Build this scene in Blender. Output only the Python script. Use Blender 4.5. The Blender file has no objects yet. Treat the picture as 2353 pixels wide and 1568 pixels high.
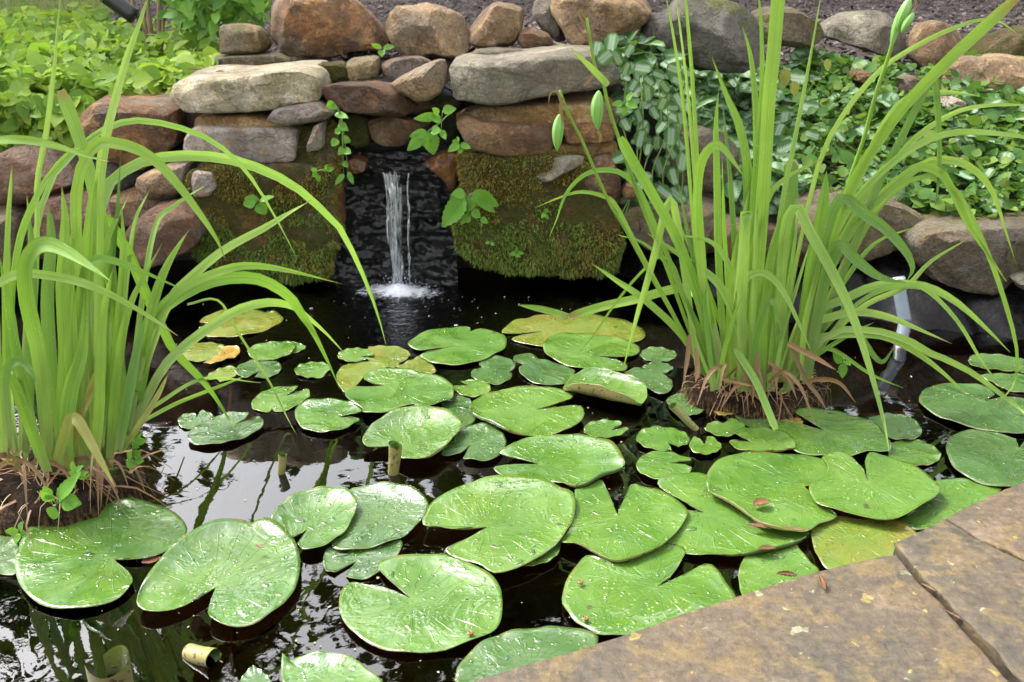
import bpy, math, random
import numpy as np
from mathutils import Vector, noise, Matrix, Quaternion
R = math.radians
SC = bpy.context.scene
COL = SC.collection
rng = random.Random(7)

# ------------------------------------------------------------------ camera
W, H, F = 2353.0, 1568.0, 2240.0           # photo frame (pixels) and focal length in those pixels
CAMZ, PITCH = 1.0, R(22)
cam = bpy.data.cameras.new('camera'); cam_o = bpy.data.objects.new('camera', cam); COL.objects.link(cam_o)
cam.sensor_width = 36; cam.lens = 36 * F / W; cam.clip_start = .05; cam.clip_end = 400
cam_o.location = (0, 0, CAMZ); cam_o.rotation_euler = (math.pi / 2 - PITCH, 0, 0)
cam.dof.use_dof = True; cam.dof.focus_distance = 1.9; cam.dof.aperture_fstop = 9
SC.camera = cam_o
# ------------------------------------------------------------------ light
SUN_EL, SUN_AZ = R(54), R(-56)              # azimuth measured from +Y clockwise
wd = bpy.data.worlds.new('World'); SC.world = wd; wd.use_nodes = True
wn = wd.node_tree; wn.nodes.clear()
sky = wn.nodes.new('ShaderNodeTexSky'); sky.sky_type = 'NISHITA'; sky.sun_disc = False
sky.sun_elevation = SUN_EL; sky.sun_rotation = SUN_AZ; sky.dust_density = 4; sky.air_density = 1.0; sky.ozone_density = .6
hs = wn.nodes.new('ShaderNodeHueSaturation'); hs.inputs['Saturation'].default_value = .22
bg = wn.nodes.new('ShaderNodeBackground'); bg.inputs['Strength'].default_value = .15
wo = wn.nodes.new('ShaderNodeOutputWorld')
wn.links.new(sky.outputs[0], hs.inputs['Color']); wn.links.new(hs.outputs[0], bg.inputs['Color']); wn.links.new(bg.outputs[0], wo.inputs['Surface'])
sl = bpy.data.lights.new('sun', 'SUN'); sl.energy = 1.2; sl.angle = R(11); sl.color = (1, .96, .88)
so = bpy.data.objects.new('sun', sl); COL.objects.link(so)
sd = Vector((math.sin(SUN_AZ) * math.cos(SUN_EL), math.cos(SUN_AZ) * math.cos(SUN_EL), math.sin(SUN_EL)))
so.rotation_euler = (-sd).to_track_quat('-Z', 'Y').to_euler(); so.location = (0, 0, 8)
SC.view_settings.view_transform = 'Standard'; SC.view_settings.look = 'None'; SC.view_settings.gamma = 1
SC.view_settings.exposure = 2.12
SC.cycles.max_bounces = 5; SC.cycles.diffuse_bounces = 2; SC.cycles.glossy_bounces = 3; SC.cycles.use_adaptive_sampling = True; SC.cycles.adaptive_threshold = .02; SC.cycles.transparent_max_bounces = 12; SC.cycles.caustics_reflective = False; SC.cycles.caustics_refractive = False
SC.cycles.sample_clamp_indirect = 6

# ------------------------------------------------------------------ pixels -> places
CAM = Vector((0, 0, CAMZ)); FW = Vector((0, math.cos(PITCH), -math.sin(PITCH))); UP = Vector((0, math.sin(PITCH), math.cos(PITCH))); RT = Vector((1, 0, 0))
CS = .33375
CR = {'a': (0, 0), 'b': (784, 0), 'c': (1568, 0), 'd': (0, 522.4), 'e': (784, 522.4), 'f': (1568, 522.4), 'g': (0, 1044.7), 'h': (784, 1044.7), 'i': (1568, 1044.7)}
def px(cr, p):
    if cr == 'D': return (p[0], p[1])
    o = CR[cr]; return (o[0] + p[0] * CS, o[1] + p[1] * CS)
def ray(p): return FW * F + RT * (p[0] - W / 2) + UP * (H / 2 - p[1])
def ground(p, z=0.0):
    r = ray(p); t = (z - CAMZ) / min(r.z, -1e-3); return CAM + r * t
def at_y(p, y):
    r = ray(p); return CAM + r * (y / r.y)
def pix_m(v): return (v - CAM).dot(FW) / F      # metres per pixel at v

# ------------------------------------------------------------------ object helpers
def tag(o, label=None, cat=None, group=None, kind=None):
    if label: o['label'] = label
    if cat: o['category'] = cat
    if group: o['group'] = group
    if kind: o['kind'] = kind
    return o
def link(o, parent=None):
    COL.objects.link(o)
    if parent is not None:
        o.parent = parent
        o.location = Vector(o.location) - world_loc(parent)
    return o
WL = {}
def world_loc(o): return WL[o.name]
def mesh_obj(name, verts, faces, mats, parent=None, origin=None, smooth=True, midx=None, uvs=None, sharp=None):
    """one mesh object; verts are world positions, origin its base point"""
    V = np.array([tuple(v) for v in verts], dtype=float).reshape(-1, 3)
    if origin is None: origin = (V[:, 0].mean(), V[:, 1].mean(), V[:, 2].min())
    origin = Vector(origin)
    me = bpy.data.meshes.new(name)
    me.from_pydata((V - np.array(origin)).tolist(), [], [tuple(int(i) for i in f) for f in faces])
    if not isinstance(mats, (list, tuple)): mats = [mats]
    for m in mats: me.materials.append(m)
    if midx is not None: me.polygons.foreach_set('material_index', np.array(midx, dtype=np.int32))
    if uvs is not None:
        uv = me.uv_layers.new(name='UVMap'); U = np.array(uvs, dtype=float)
        li = np.empty(len(me.loops), dtype=np.int32); me.loops.foreach_get('vertex_index', li)
        uv.data.foreach_set('uv', U[li].ravel())
    if smooth: me.polygons.foreach_set('use_smooth', np.ones(len(me.polygons), dtype=bool))
    me.update()
    if sharp: me.set_sharp_from_angle(angle=R(sharp))
    o = bpy.data.objects.new(name, me); o.location = origin
    link(o, parent); WL[o.name] = origin
    return o
def empty(name, loc, label, cat, group=None, kind=None):
    o = bpy.data.objects.new(name, None); o.location = loc; o.empty_display_size = .05; COL.objects.link(o); WL[o.name] = Vector(loc)
    return tag(o, label, cat, group, kind)

# ------------------------------------------------------------------ material helpers
class NT:
    def __init__(s, name):
        s.m = bpy.data.materials.new(name); s.m.use_nodes = True; s.t = s.m.node_tree; s.t.nodes.clear()
        s.out = s.t.nodes.new('ShaderNodeOutputMaterial')
    def n(s, typ, _p=None, **ins):
        nd = s.t.nodes.new('ShaderNode' + typ)
        for k, v in (_p or {}).items(): setattr(nd, k, v)
        for k, v in ins.items():
            key = int(k[1:]) if k[0] == '_' and k[1:].isdigit() else k.replace('_', ' ')
            s.set(nd.inputs[key], v)
        return nd
    def set(s, sock, v):
        if isinstance(v, bpy.types.NodeSocket): s.t.links.new(v, sock)
        elif isinstance(v, bpy.types.Node): s.t.links.new(v.outputs[0], sock)
        else:
            if isinstance(v, (tuple, list)) and len(v) == 3 and sock.type == 'RGBA': v = (*v, 1)
            sock.default_value = v
    def ramp(s, fac, stops, interp='LINEAR'):
        r = s.n('ValToRGB', Fac=fac); cr = r.color_ramp; cr.interpolation = interp
        while len(cr.elements) < len(stops): cr.elements.new(.5)
        for e, (p, c) in zip(cr.elements, stops):
            e.position = p; e.color = (*c, 1) if not isinstance(c, (int, float)) else (c, c, c, 1)
        return r.outputs[0]
    def noise(s, vec, scale, detail=5, rough=.55, dist=0):
        return s.n('TexNoise', Vector=vec, Scale=scale, Detail=detail, Roughness=rough, Distortion=dist).outputs[0]
    def math(s, op, a, b=0.0, clamp=False):
        return s.n('Math', dict(operation=op, use_clamp=clamp), _0=a, _1=b).outputs[0]
    def mix(s, fac, a, b, blend='MIX'):
        nd = s.t.nodes.new('ShaderNodeMix'); nd.data_type = 'RGBA'; nd.blend_type = blend
        s.set(nd.inputs[0], fac); s.set(nd.inputs[6], a); s.set(nd.inputs[7], b); return nd.outputs[2]
    def bump(s, h, strength=.5, dist=.01, normal=None):
        b = s.n('Bump', Strength=strength, Distance=dist, Height=h)
        if normal is not None: s.set(b.inputs['Normal'], normal)
        return b.outputs[0]
    def coords(s, kind='Object', shift=True):
        c = s.n('TexCoord').outputs[kind]
        if not shift: return c
        r = s.n('ObjectInfo').outputs['Random']
        r = s.math('MULTIPLY', r, 37.0)
        return s.n('VectorMath', dict(operation='ADD'), _0=c, _1=s.n('CombineXYZ', X=r, Y=r, Z=r).outputs[0]).outputs[0]
    def surf(s, sh):
        s.t.links.new(sh.outputs[0] if isinstance(sh, bpy.types.Node) else sh, s.out.inputs['Surface']); return s.m
    def bsdf(s, **k): return s.n('BsdfPrincipled', **k)

def rock_mat(name, A, B, C, rough=.72, moss=0.0, band=0.0, wet=0.0, bump=1.0, grey=.55, mosscol=((.05, .075, .012), (.14, .13, .02))):
    t = NT(name); co = t.coords()
    n1 = t.noise(co, 7, 8, .66, .15); n2 = t.noise(co, 24, 9, .7); n3 = t.noise(co, 110, 6, .75)
    if band:
        st = t.n('Mapping', Vector=co, Scale=(.6, .6, 4.5), Rotation=(.12, .2, 0)).outputs[0]
        nb = t.noise(st, 11, 6, .6, .4); n1 = t.math('ADD', t.math('MULTIPLY', n1, 1 - band), t.math('MULTIPLY', nb, band))
    col = t.mix(t.ramp(n1, [(.42, 0), (.58, 1)]), A, B)
    col = t.mix(t.ramp(n2, [(.54, 0), (.62, 1)]), col, C)
    gp = t.ramp(t.noise(co, 4.2, 6, .65), [(.50, 0), (.62, 1)])
    col = t.mix(t.math('MULTIPLY', gp, grey), col, (.20, .185, .155))
    vein = t.ramp(t.math('ABSOLUTE', t.math('SUBTRACT', t.noise(co, 5, 5, .6, 1.5), .5)), [(0, 1), (.018, 0)])
    col = t.mix(t.math('MULTIPLY', vein, .7), col, tuple(c * .3 for c in A))
    stain = t.ramp(t.noise(co, 3.6, 5, .6, 1.0), [(.36, (.62, .58, .55)), (.52, (1,) * 3), (.68, (1.3, 1.25, 1.15))])
    col = t.mix(.9, col, stain, 'MULTIPLY')
    sp = t.ramp(n3, [(.3, (.5,) * 3), (.52, (1,) * 3), (.75, (1.4,) * 3)])
    col = t.mix(.85, col, sp, 'MULTIPLY')
    if moss:
        mm = t.math('MULTIPLY', t.ramp(t.noise(co, 9, 6, .65), [(.62 - .3 * moss, 0), (.74 - .3 * moss, 1)]), .9)
        col = t.mix(mm, col, t.mix(t.ramp(n3, [(.35, 0), (.65, 1)]), mosscol[0], mosscol[1]))
    vor = t.n('TexVoronoi', dict(feature='DISTANCE_TO_EDGE'), Vector=t.mix(.18, co, t.n('TexNoise', Vector=co, Scale=6.0).outputs[1]), Scale=9.0).outputs[0]
    crack = t.ramp(vor, [(0, 0), (.03, 1)])
    hgt = t.math('ADD', t.math('MULTIPLY', n2, 1.0), t.math('MULTIPLY', n3, .7))
    hgt = t.math('ADD', hgt, t.math('MULTIPLY', crack, .10))
    hgt = t.math('ADD', hgt, t.math('MULTIPLY', n1, .9))
    nb_ = t.bump(hgt, 1.0 * bump, .034)
    ro = t.ramp(n2, [(.3, rough - .12), (.7, min(1, rough + .1))])
    col = t.n('HueSaturation', Saturation=1.1, Value=1.4, Color=col).outputs[0]
    b = t.bsdf(Base_Color=col, Roughness=ro, Normal=nb_)
    b.inputs['Specular IOR Level'].default_value = .35
    if wet:
        b.inputs['Coat Weight'].default_value = wet; b.inputs['Coat Roughness'].default_value = .12
    return t.surf(b)

M = {}
M['tan'] = rock_mat('sandstone_tan', (.33, .225, .13), (.22, .15, .09), (.42, .31, .20))
M['rust'] = rock_mat('sandstone_rust', (.28, .15, .07), (.11, .075, .05), (.36, .22, .11))
M['brown'] = rock_mat('sandstone_brown', (.22, .135, .07), (.13, .075, .045), (.28, .17, .09), rough=.6)
M['red'] = rock_mat('ironstone_red', (.15, .075, .04), (.085, .055, .038), (.20, .11, .065), rough=.5)
M['grey'] = rock_mat('stone_grey', (.28, .25, .19), (.18, .165, .125), (.36, .32, .25), moss=.12, mosscol=((.09, .12, .05), (.15, .16, .07)))
M['pale'] = rock_mat('stone_pale', (.46, .40, .29), (.28, .24, .15), (.54, .49, .41), moss=.1, mosscol=((.16, .15, .06), (.2, .18, .08)))
M['dark'] = rock_mat('stone_dark', (.12, .11, .085), (.075, .072, .055), (.17, .155, .12), moss=.1)
M['ochre'] = rock_mat('stone_ochre', (.22, .16, .075), (.15, .115, .06), (.28, .21, .11), moss=.25)
M['block'] = rock_mat('stone_purple_grey', (.40, .35, .31), (.29, .24, .20), (.36, .24, .14), band=.25)
M['mortar'] = rock_mat('mortar', (.42, .27, .13), (.32, .19, .08), (.48, .35, .2), rough=.9, moss=.12)
M['mossrock'] = rock_mat('stone_under_moss', (.13, .08, .03), (.07, .05, .02), (.17, .10, .04), rough=.9, moss=.7, mosscol=((.025, .035, .006), (.07, .06, .010)))  # damp brown stone; the dark moss tint carries painted shade beneath the tufts
M['wet'] = rock_mat('wet_black_rock', (.009, .009, .008), (.020, .017, .012), (.012, .018, .008), rough=.45, wet=.5, bump=1.8, grey=0)
M['wetrust'] = rock_mat('wet_rust_rock', (.24, .10, .03), (.06, .04, .025), (.10, .06, .03), rough=.4, wet=.5, grey=.1)
M['edging'] = rock_mat('stone_edging', (.17, .13, .085), (.115, .095, .06), (.22, .17, .12), moss=.3)

# ------------------------------------------------------------------ rocks
# (outlines run counter-clockwise seen from the camera so that faces point outward)
def resample(P, n, chaikin=1):
    P = [Vector(p) for p in P]
    for _ in range(chaikin):
        Q = []
        for i in range(len(P)):
            a, b = P[i], P[(i + 1) % len(P)]; Q += [a * .88 + b * .12, a * .12 + b * .88]
        P = Q
    L = [(P[(i + 1) % len(P)] - P[i]).length for i in range(len(P))]; T = sum(L); out = []; i = 0; acc = 0
    for k in range(n):
        d = T * k / n
        while acc + L[i] < d: acc += L[i]; i += 1
        out.append(P[i].lerp(P[(i + 1) % len(P)], (d - acc) / max(L[i], 1e-9)))
    return out
def rock(name, cr, poly, Y, df, db, mat, pf=3.0, pb=3.0, amp=.010, facets=5, parent=None, label=None, cat=None, group=None, lean=0.0, seed=None, n=60, freq=9.0, cut=.24, flat=False):
    """a stone whose widest outline is traced on the plane y=Y; df / db metres of it stand before / behind that plane"""
    rs = random.Random(seed if seed is not None else sum(map(ord, name)) + int(poly[0][0] * 7 + poly[0][1]))
    W3 = [at_y(px(cr, p), Y) for p in poly]
    P = resample([(v.x, v.z) for v in W3], n)
    if sum(P[i].x * P[(i + 1) % n].y - P[(i + 1) % n].x * P[i].y for i in range(n)) < 0: P = P[::-1]
    c = sum(P, Vector((0, 0))) / n
    V = []; nf = 11
    rings = []
    for k in range(1, nf + 1):
        ph = (math.pi / 2) * k / nf; rings.append((math.sin(ph) ** (2 / pf), -df * math.cos(ph) ** (2 / pf)))
    for k in range(nf - 1, 0, -1):
        ph = (math.pi / 2) * k / nf; rings.append((math.sin(ph) ** (2 / pb), db * math.cos(ph) ** (2 / pb)))
    V.append(Vector((c.x, Y - df, c.y)))
    for s, d in rings:
        for p in P: q = c + (p - c) * s; V.append(Vector((q.x, Y + d, q.y + lean * d)))
    V.append(Vector((c.x, Y + db, c.y + lean * db)))
    fs = []
    for j in range(n): fs.append((0, 1 + j, 1 + (j + 1) % n))
    nr = len(rings)
    for i in range(nr - 1):
        a = 1 + i * n; b = a + n
        for j in range(n): fs.append((a + j, b + j, b + (j + 1) % n, a + (j + 1) % n))
    a = 1 + (nr - 1) * n; e = len(V) - 1
    for j in range(n): fs.append((a + j, e, a + (j + 1) % n))
    C3 = Vector((c.x, Y + (db - df) / 2, c.y)); 
    so_ = Vector((rs.uniform(0, 50), rs.uniform(0, 50), rs.uniform(0, 50)))
    def out(v):
        if flat: return Vector((0, -1, .25)) if v.y < Y + .02 else Vector((0, 0, 0))
        d = v - C3; return d.normalized() if d.length > 1e-6 else Vector((0, -1, 0))
    for v in V:
        q = v * freq + so_
        v += out(v) * amp * (noise.noise(q * .45) * 1.5 + noise.noise(q * 1.1) * .8)
    for k in range(facets * 2):
        nn = Vector((rs.gauss(0, .55), -abs(rs.gauss(.75, .5)), rs.gauss(.15, .5))).normalized()
        mx = max((v - C3).dot(nn) for v in V); pl = mx * (1 - rs.uniform(.03, cut) * (1 if k < facets else .6))
        for v in V:
            d = (v - C3).dot(nn) - pl
            if d > 0: v -= nn * d * .97
    for v in V:
        q = v * freq * 2.6 + so_
        v += out(v) * amp * (.32 * noise.fractal(q, .8, 2.1, 4) - .22 * max(0, .28 - abs(noise.noise(q * .5 + Vector((7, 7, 7))))) / .28)
    if label: 
        o = mesh_obj(name, V, fs, mat, parent, sharp=27); tag(o, label, cat or 'rock', group)
    else: o = mesh_obj(name, V, fs, mat, parent, sharp=27)
    return o

# ------------------------------------------------------------------ terrain
PA, PB = ground((1074, 1566), .1), ground((2060, 1268), .1)      # pond-side edge of the patio
PD = (PB - PA).normalized(); PN = Vector((PD.y, -PD.x, 0))           # PN points to the patio side
XS = [-40, -3, -1.2, -.95, -.5, -.15, .35, .6, 1.0, 1.5, 2.2, 4, 40]
YS = [3.3, 3.3, 3.22, 3.2, 3.26, 3.26, 3.2, 2.98, 2.86, 2.66, 2.6, 2.6, 2.6]
def shore(x): return float(np.interp(x, XS, YS))
def sstep(a, b, x):
    t = min(1, max(0, (x - a) / (b - a))); return t * t * (3 - 2 * t)
def terrain(x, y):
    d = y - shore(x); w = sstep(.42, .75, x)
    pat = (Vector((x, y, 0)) - PA).dot(PN)
    if d <= 0:
        if pat > .04: return .05
        if x < -2.3: return .12
        return -.5
    mid = sstep(-1.05, -.7, x)
    lft = .02 + .46 * sstep(0, .04, d) + .02 * min(d, 3) * .5
    cen = .02 + .46 * sstep(0, .03, d) + .16 * sstep(.0, .12, d)
    L = lft * (1 - mid) + cen * mid
    rgt = .24 + .31 * min(1, max(0, d / .95))
    h = L * (1 - w) + rgt * w
    far = .52 + .10 * sstep(-1.5, .5, x) + .004 * max(0, y - 5)
    h = h + (far - h) * sstep(.9, 2.2, d)
    return h + .012 * noise.noise(Vector((x * 2.2, y * 2.2, 0)))
# ------------------------------------------------------------------ ground, lawn, water, pond bed
def soil_mat():
    t = NT('dark_soil'); co = t.coords('Object', False)
    n1 = t.noise(co, 5, 8, .7); n2 = t.noise(co, 60, 6, .7)
    col = t.mix(t.ramp(n1, [(.35, 0), (.65, 1)]), (.035, .026, .022), (.075, .055, .045))
    col = t.mix(.7, col, t.ramp(n2, [(.3, (.5,) * 3), (.7, (1.5,) * 3)]), 'MULTIPLY')
    return t.surf(t.bsdf(Base_Color=col, Roughness=.95, Normal=t.bump(t.math('ADD', n1, n2), .8, .03)))
M['soil'] = soil_mat()
ax = sorted(set([round(v, 4) for v in list(np.linspace(-60, -8, 14)) + list(np.linspace(-8, -2.6, 22)) + list(np.linspace(-2.6, 2.6, 118)) + list(np.linspace(2.6, 8, 22)) + list(np.linspace(8, 60, 14))]))
ay = sorted(set([round(v, 4) for v in list(np.linspace(-30, 0, 12)) + list(np.linspace(0, 2.4, 40)) + list(np.linspace(2.4, 4.6, 84)) + list(np.linspace(4.6, 12, 40)) + list(np.linspace(12, 90, 16))]))
V = [(x, y, terrain(x, y)) for y in ay for x in ax]; nx = len(ax)
Fc = [(j * nx + i, j * nx + i + 1, (j + 1) * nx + i + 1, (j + 1) * nx + i) for j in range(len(ay) - 1) for i in range(nx - 1)]
tag(mesh_obj('ground', V, Fc, M['soil'], origin=(0, 0, 0)), 'dark soil and mulch bed around the garden pond', 'ground', kind='structure')

def lawn_mat():
    t = NT('lawn_thatch'); co = t.coords('Object', False)
    n1 = t.noise(co, 3, 6, .6); n2 = t.noise(co, 50, 6, .7)
    col = t.mix(t.ramp(n1, [(.4, 0), (.6, 1)]), (.10, .13, .035), (.20, .16, .07))
    col = t.mix(.6, col, t.ramp(n2, [(.3, (.5,) * 3), (.7, (1.4,) * 3)]), 'MULTIPLY')
    return t.surf(t.bsdf(Base_Color=col, Roughness=.95, Normal=t.bump(n2, .6, .02)))
M['lawn'] = lawn_mat()
def lawn_edge(y): return -.40 * y + .12 * math.sin(y * 1.7)
V = []; Fc = []; nu, nv = 30, 40
for j in range(nv + 1):
    y = 5.9 + 22 * (j / nv) ** 1.6
    for i in range(nu + 1):
        x = lawn_edge(y) - 18 * (i / nu) ** 1.5
        V.append((x, y, terrain(x, y) + .012))
for j in range(nv):
    for i in range(nu):
        a = j * (nu + 1) + i; Fc.append((a, a + nu + 1, a + nu + 2, a + 1))
tag(mesh_obj('lawn', V, Fc, M['lawn'], origin=(-3, 7, .5)), 'lawn of mown grass behind the left flower bed', 'lawn', kind='structure')

# fall point of the waterfall
FALL = ground((917, 664), 0)
def water_mat():
    t = NT('pond_water'); co = t.coords('Object', False)
    w1 = t.noise(co, 4.5, 3, .5, .5); w2 = t.noise(co, 26, 3, .55, .3)
    dv = t.n('VectorMath', dict(operation='SUBTRACT'), _0=co, _1=(FALL.x, FALL.y, 0)).outputs[0]
    d = t.n('VectorMath', dict(operation='LENGTH'), _0=dv).outputs['Value']
    near = t.n('MapRange', Value=d, From_Min=.05, From_Max=1.0, To_Min=1.0, To_Max=0.0).outputs[0]
    ring = t.math('SINE', t.math('MULTIPLY', t.math('ADD', d, t.math('MULTIPLY', w2, .03)), 190.0))
    ring = t.math('MULTIPLY', ring, t.math('MULTIPLY', near, near))
    ch = t.math('MULTIPLY', t.noise(co, 42, 4, .6, .8), t.math('MULTIPLY', near, near))
    h = t.math('ADD', t.math('MULTIPLY', w1, .55), t.math('MULTIPLY', w2, .03))
    h = t.math('ADD', h, t.math('MULTIPLY', ring, .10)); h = t.math('ADD', h, t.math('MULTIPLY', ch, 3.2))
    nb = t.bump(h, .28, .012)
    fr = t.n('Fresnel', IOR=1.8, Normal=nb).outputs[0]
    gl = t.n('BsdfGlossy', Color=(1, 1, 1), Roughness=.015, Normal=nb)
    tr = t.n('BsdfTransparent', Color=(.40, .28, .15))
    return t.surf(t.n('MixShader', _0=fr, _1=tr, _2=gl))
M['water'] = water_mat()
nxw, nyw = 150, 110; X0, X1, Y0, Y1 = -2.35, 2.4, .55, 3.32
V = []; Fc = []
for j in range(nyw + 1):
    for i in range(nxw + 1):
        x = X0 + (X1 - X0) * i / nxw; y = Y0 + (Y1 - Y0) * j / nyw
        r_ = math.hypot(x - FALL.x, y - FALL.y)
        z = .0022 * math.sin(r_ * 70) * math.exp(-r_ * 5) + .004 * noise.noise(Vector((x * 16, y * 16, 3))) * math.exp(-r_ * 4.5)
        V.append((x, y, z))
for j in range(nyw):
    for i in range(nxw):
        a = j * (nxw + 1) + i
        cx_, cy_ = V[a][0] + .016, V[a][1] + .012
        if (Vector((cx_, cy_, 0)) - PA).dot(PN) > .10: continue
        Fc.append((a, a + 1, a + nxw + 2, a + nxw + 1))
tag(mesh_obj('pond_water', V, Fc, M['water'], origin=(0, 0, 0)), 'dark reflective water of the garden pond', 'water', kind='structure')

# ------------------------------------------------------------------ pond liner on the right bank
def liner_mat():
    t = NT('black_rubber'); co = t.coords('Object', False)
    n1 = t.noise(co, 14, 5, .6); n2 = t.noise(co, 70, 5, .6)
    col = t.mix(t.ramp(n1, [(.45, 0), (.7, 1)]), (.003, .003, .0035), (.009, .007, .006))
    b = t.bsdf(Base_Color=col, Roughness=t.ramp(n2, [(.3, .18), (.7, .42)]), Normal=t.bump(t.math('ADD', n1, t.math('MULTIPLY', n2, .2)), .22, .02)); b.inputs['Specular IOR Level'].default_value = .2
    return t.surf(b)
M['liner'] = liner_mat()
V = []; Fc = []; nl = 120
for i in range(nl + 1):
    x = .22 + (2.3 - .22) * i / nl; ys = shore(x)
    for k in range(15):
        v = k / 14
        y = ys + .06 - .42 * v * (.75 + .25 * sstep(.5, 1.2, x)); z = .20 - .36 * v ** 1.15
        wr = noise.noise(Vector((x * 7, v * 1.6 + x * 3, 1))) * .045 + (1 - abs(noise.noise(Vector((x * 13 - v * 5, v * 2, 4)))) * 2) * .022
        V.append((x + wr * .2, y - wr, z + wr * .6))
for i in range(nl):
    for k in range(14):
        a = i * 15 + k; Fc.append((a, a + 1, a + 16, a + 15))
tag(mesh_obj('pond_liner', V, Fc, M['liner'], sharp=60), 'wrinkled black rubber pond liner along the right bank', 'pond liner')

# ------------------------------------------------------------------ patio of flagstones
def flag_mat():
    t = NT('flagstone_lichen'); co = t.coords()
    n1 = t.noise(co, 4.5, 7, .62, .4); n2 = t.noise(co, 13, 8, .66, .3); n3 = t.noise(co, 70, 6, .7); n4 = t.noise(co, 8, 7, .7, .8)
    col = t.mix(t.ramp(n1, [(.36, 0), (.64, 1)]), (.125, .092, .068), (.075, .067, .058))
    col = t.mix(t.math('MULTIPLY', t.ramp(n2, [(.52, 0), (.58, 1)]), .65), col, (.17, .125, .058))
    col = t.mix(t.math('MULTIPLY', t.ramp(t.noise(co, 30, 6, .7), [(.55, 0), (.62, 1)]), .5), col, (.21, .155, .06))
    col = t.mix(t.math('MULTIPLY', t.ramp(n4, [(.57, 0), (.66, 1)]), .6), col, (.20, .15, .12))
    col = t.mix(t.math('MULTIPLY', t.ramp(t.noise(co, 5.5, 6, .65, .5), [(.55, 0), (.68, 1)]), .8), col, (.05, .05, .052))
    for sc_, th_ in ((26.0, .26), (75.0, .24)):
        vo = t.n('TexVoronoi', Vector=t.mix(.04, co, t.n('TexNoise', Vector=co, Scale=60.0, Detail=4.0).outputs[1]), Scale=sc_)
        rc = t.n('SeparateColor', Color=vo.outputs[1])
        rad = t.math('LESS_THAN', vo.outputs[0], t.math('MULTIPLY', t.math('POWER', rc.outputs[0], 6.0), th_))
        rad = t.math('MULTIPLY', rad, t.ramp(n3, [(.3, .3), (.5, 1)]))
        col = t.mix(t.math('MULTIPLY', rad, .8), col, t.mix(t.math('GREATER_THAN', rc.outputs[1], .55), (.30, .32, .24), (.34, .29, .08)))
    col = t.mix(.9, col, t.ramp(n3, [(.3, (.45,) * 3), (.7, (1.5,) * 3)]), 'MULTIPLY')
    col = t.mix(1.0, col, (.76, .71, .57), 'MULTIPLY')
    h = t.math('ADD', t.math('MULTIPLY', n1, .7), t.math('ADD', t.math('MULTIPLY', n3, .5), t.math('MULTIPLY', n2, .6)))
    return t.surf(t.bsdf(Base_Color=col, Roughness=t.ramp(n2, [(.3, .5), (.7, .8)]), Normal=t.bump(h, .55, .012)))
M['flag'] = flag_mat()
def I(*p): return [ground(px('i', q), .1) for q in p]
bed_a = PA - PD * 2.2 + PN * .1; bed_b = PB + PD * 2.2 + PN * .12
bv = [bed_a, bed_b, bed_b + PN * 3.4, bed_a + PN * 3.4]
V = [(v.x, v.y, .062) for v in bv] + [(v.x, v.y, -.3) for v in bv]
patio = tag(mesh_obj('patio', V, [(0, 1, 2, 3)] + [(i, i + 4, (i + 1) % 4 + 4, (i + 1) % 4) for i in range(4)], M['mortar'], smooth=False), 'flagstone patio edging the pond at lower right', 'patio', kind='structure')
def slab(poly, top, th, seed, tilt=0):
    """flagstone with uneven chipped edge; poly in plan"""
    rs = random.Random(seed); P = [Vector((p.x, p.y)) for p in poly]
    c = sum(P, Vector((0, 0))) / len(P); Q = []
    for i in range(len(P)):
        a, b = P[i], P[(i + 1) % len(P)]; m = max(2, int((b - a).length / .012))
        m = min(m, 110)
        for k in range(m):
            p = a.lerp(b, k / m); nrm = (p - c).normalized()
            Q.append(p + nrm * .0028 * noise.fractal(Vector((p.x * 22, p.y * 22, seed)), .8, 2.2, 5))
    n = len(Q); V = []; Fc = []
    prof = [(0.0, -th), (.003, -th * .6), (0.0, -th * .35), (.002, -.010), (.0005, -.004), (.0022, -.0008), (.006, 0)]
    for ins, dz in prof:
        for p in Q:
            d = (c - p); d.normalize(); q = p + d * (ins + (.004 * noise.noise(Vector((p.x * 40, p.y * 40, dz * 90 + seed))) if dz < -.003 else 0))
            zz = top + dz + (.004 * noise.noise(Vector((q.x * 5, q.y * 5, seed))) if dz > -.02 else 0)
            V.append((q.x, q.y, zz))
    for k in range(len(prof) - 1):
        for j in range(n): a = k * n; Fc.append((a + j, a + (j + 1) % n, a + n + (j + 1) % n, a + n + j))
    # top interior rings
    base = (len(prof) - 1) * n; prev = base
    for s in (.75, .5, .25):
        st = len(V)
        for j in range(n):
            p = Vector(V[base + j][:2]); q = c.lerp(p, s); V.append((q.x, q.y, top + .004 * noise.noise(Vector((q.x * 5, q.y * 5, seed)))))
        for j in range(n): Fc.append((prev + j, prev + (j + 1) % n, st + (j + 1) % n, st + j))
        prev = st
    V.append((c.x, c.y, top)); e = len(V) - 1
    for j in range(n): Fc.append((prev + j, prev + (j + 1) % n, e))
    return mesh_obj('flagstone', V, Fc, M['flag'], patio, origin=(c.x, c.y, top - th), sharp=50)
eA = I((-1460, 1562), (-700, 1330), (0, 1092), (340, 985), (640, 890), (930, 800), (1240, 730), (1440, 690), (1478, 692))
jA = I((1620, 862), (1780, 1022), (1885, 1152), (2062, 1332), (2270, 1568))
l_far = eA[0] - PD * 1.2; 
A_poly = [l_far] + eA + jA + [jA[-1] + Vector((.10, -.55, 0)), l_far + PN * .75]
slab(A_poly, .10, .07, 3)
jB = [v + Vector((.003, .0, 0)) for v in I((1520, 700), (1640, 856), (1802, 1016), (1908, 1146), (2090, 1326), (2310, 1568))]
B_edge = I((1462, 610), (1640, 522), (1796, 448)); tBC = I((2000, 572), (2200, 672), (2352, 737), (2700, 880))
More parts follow.
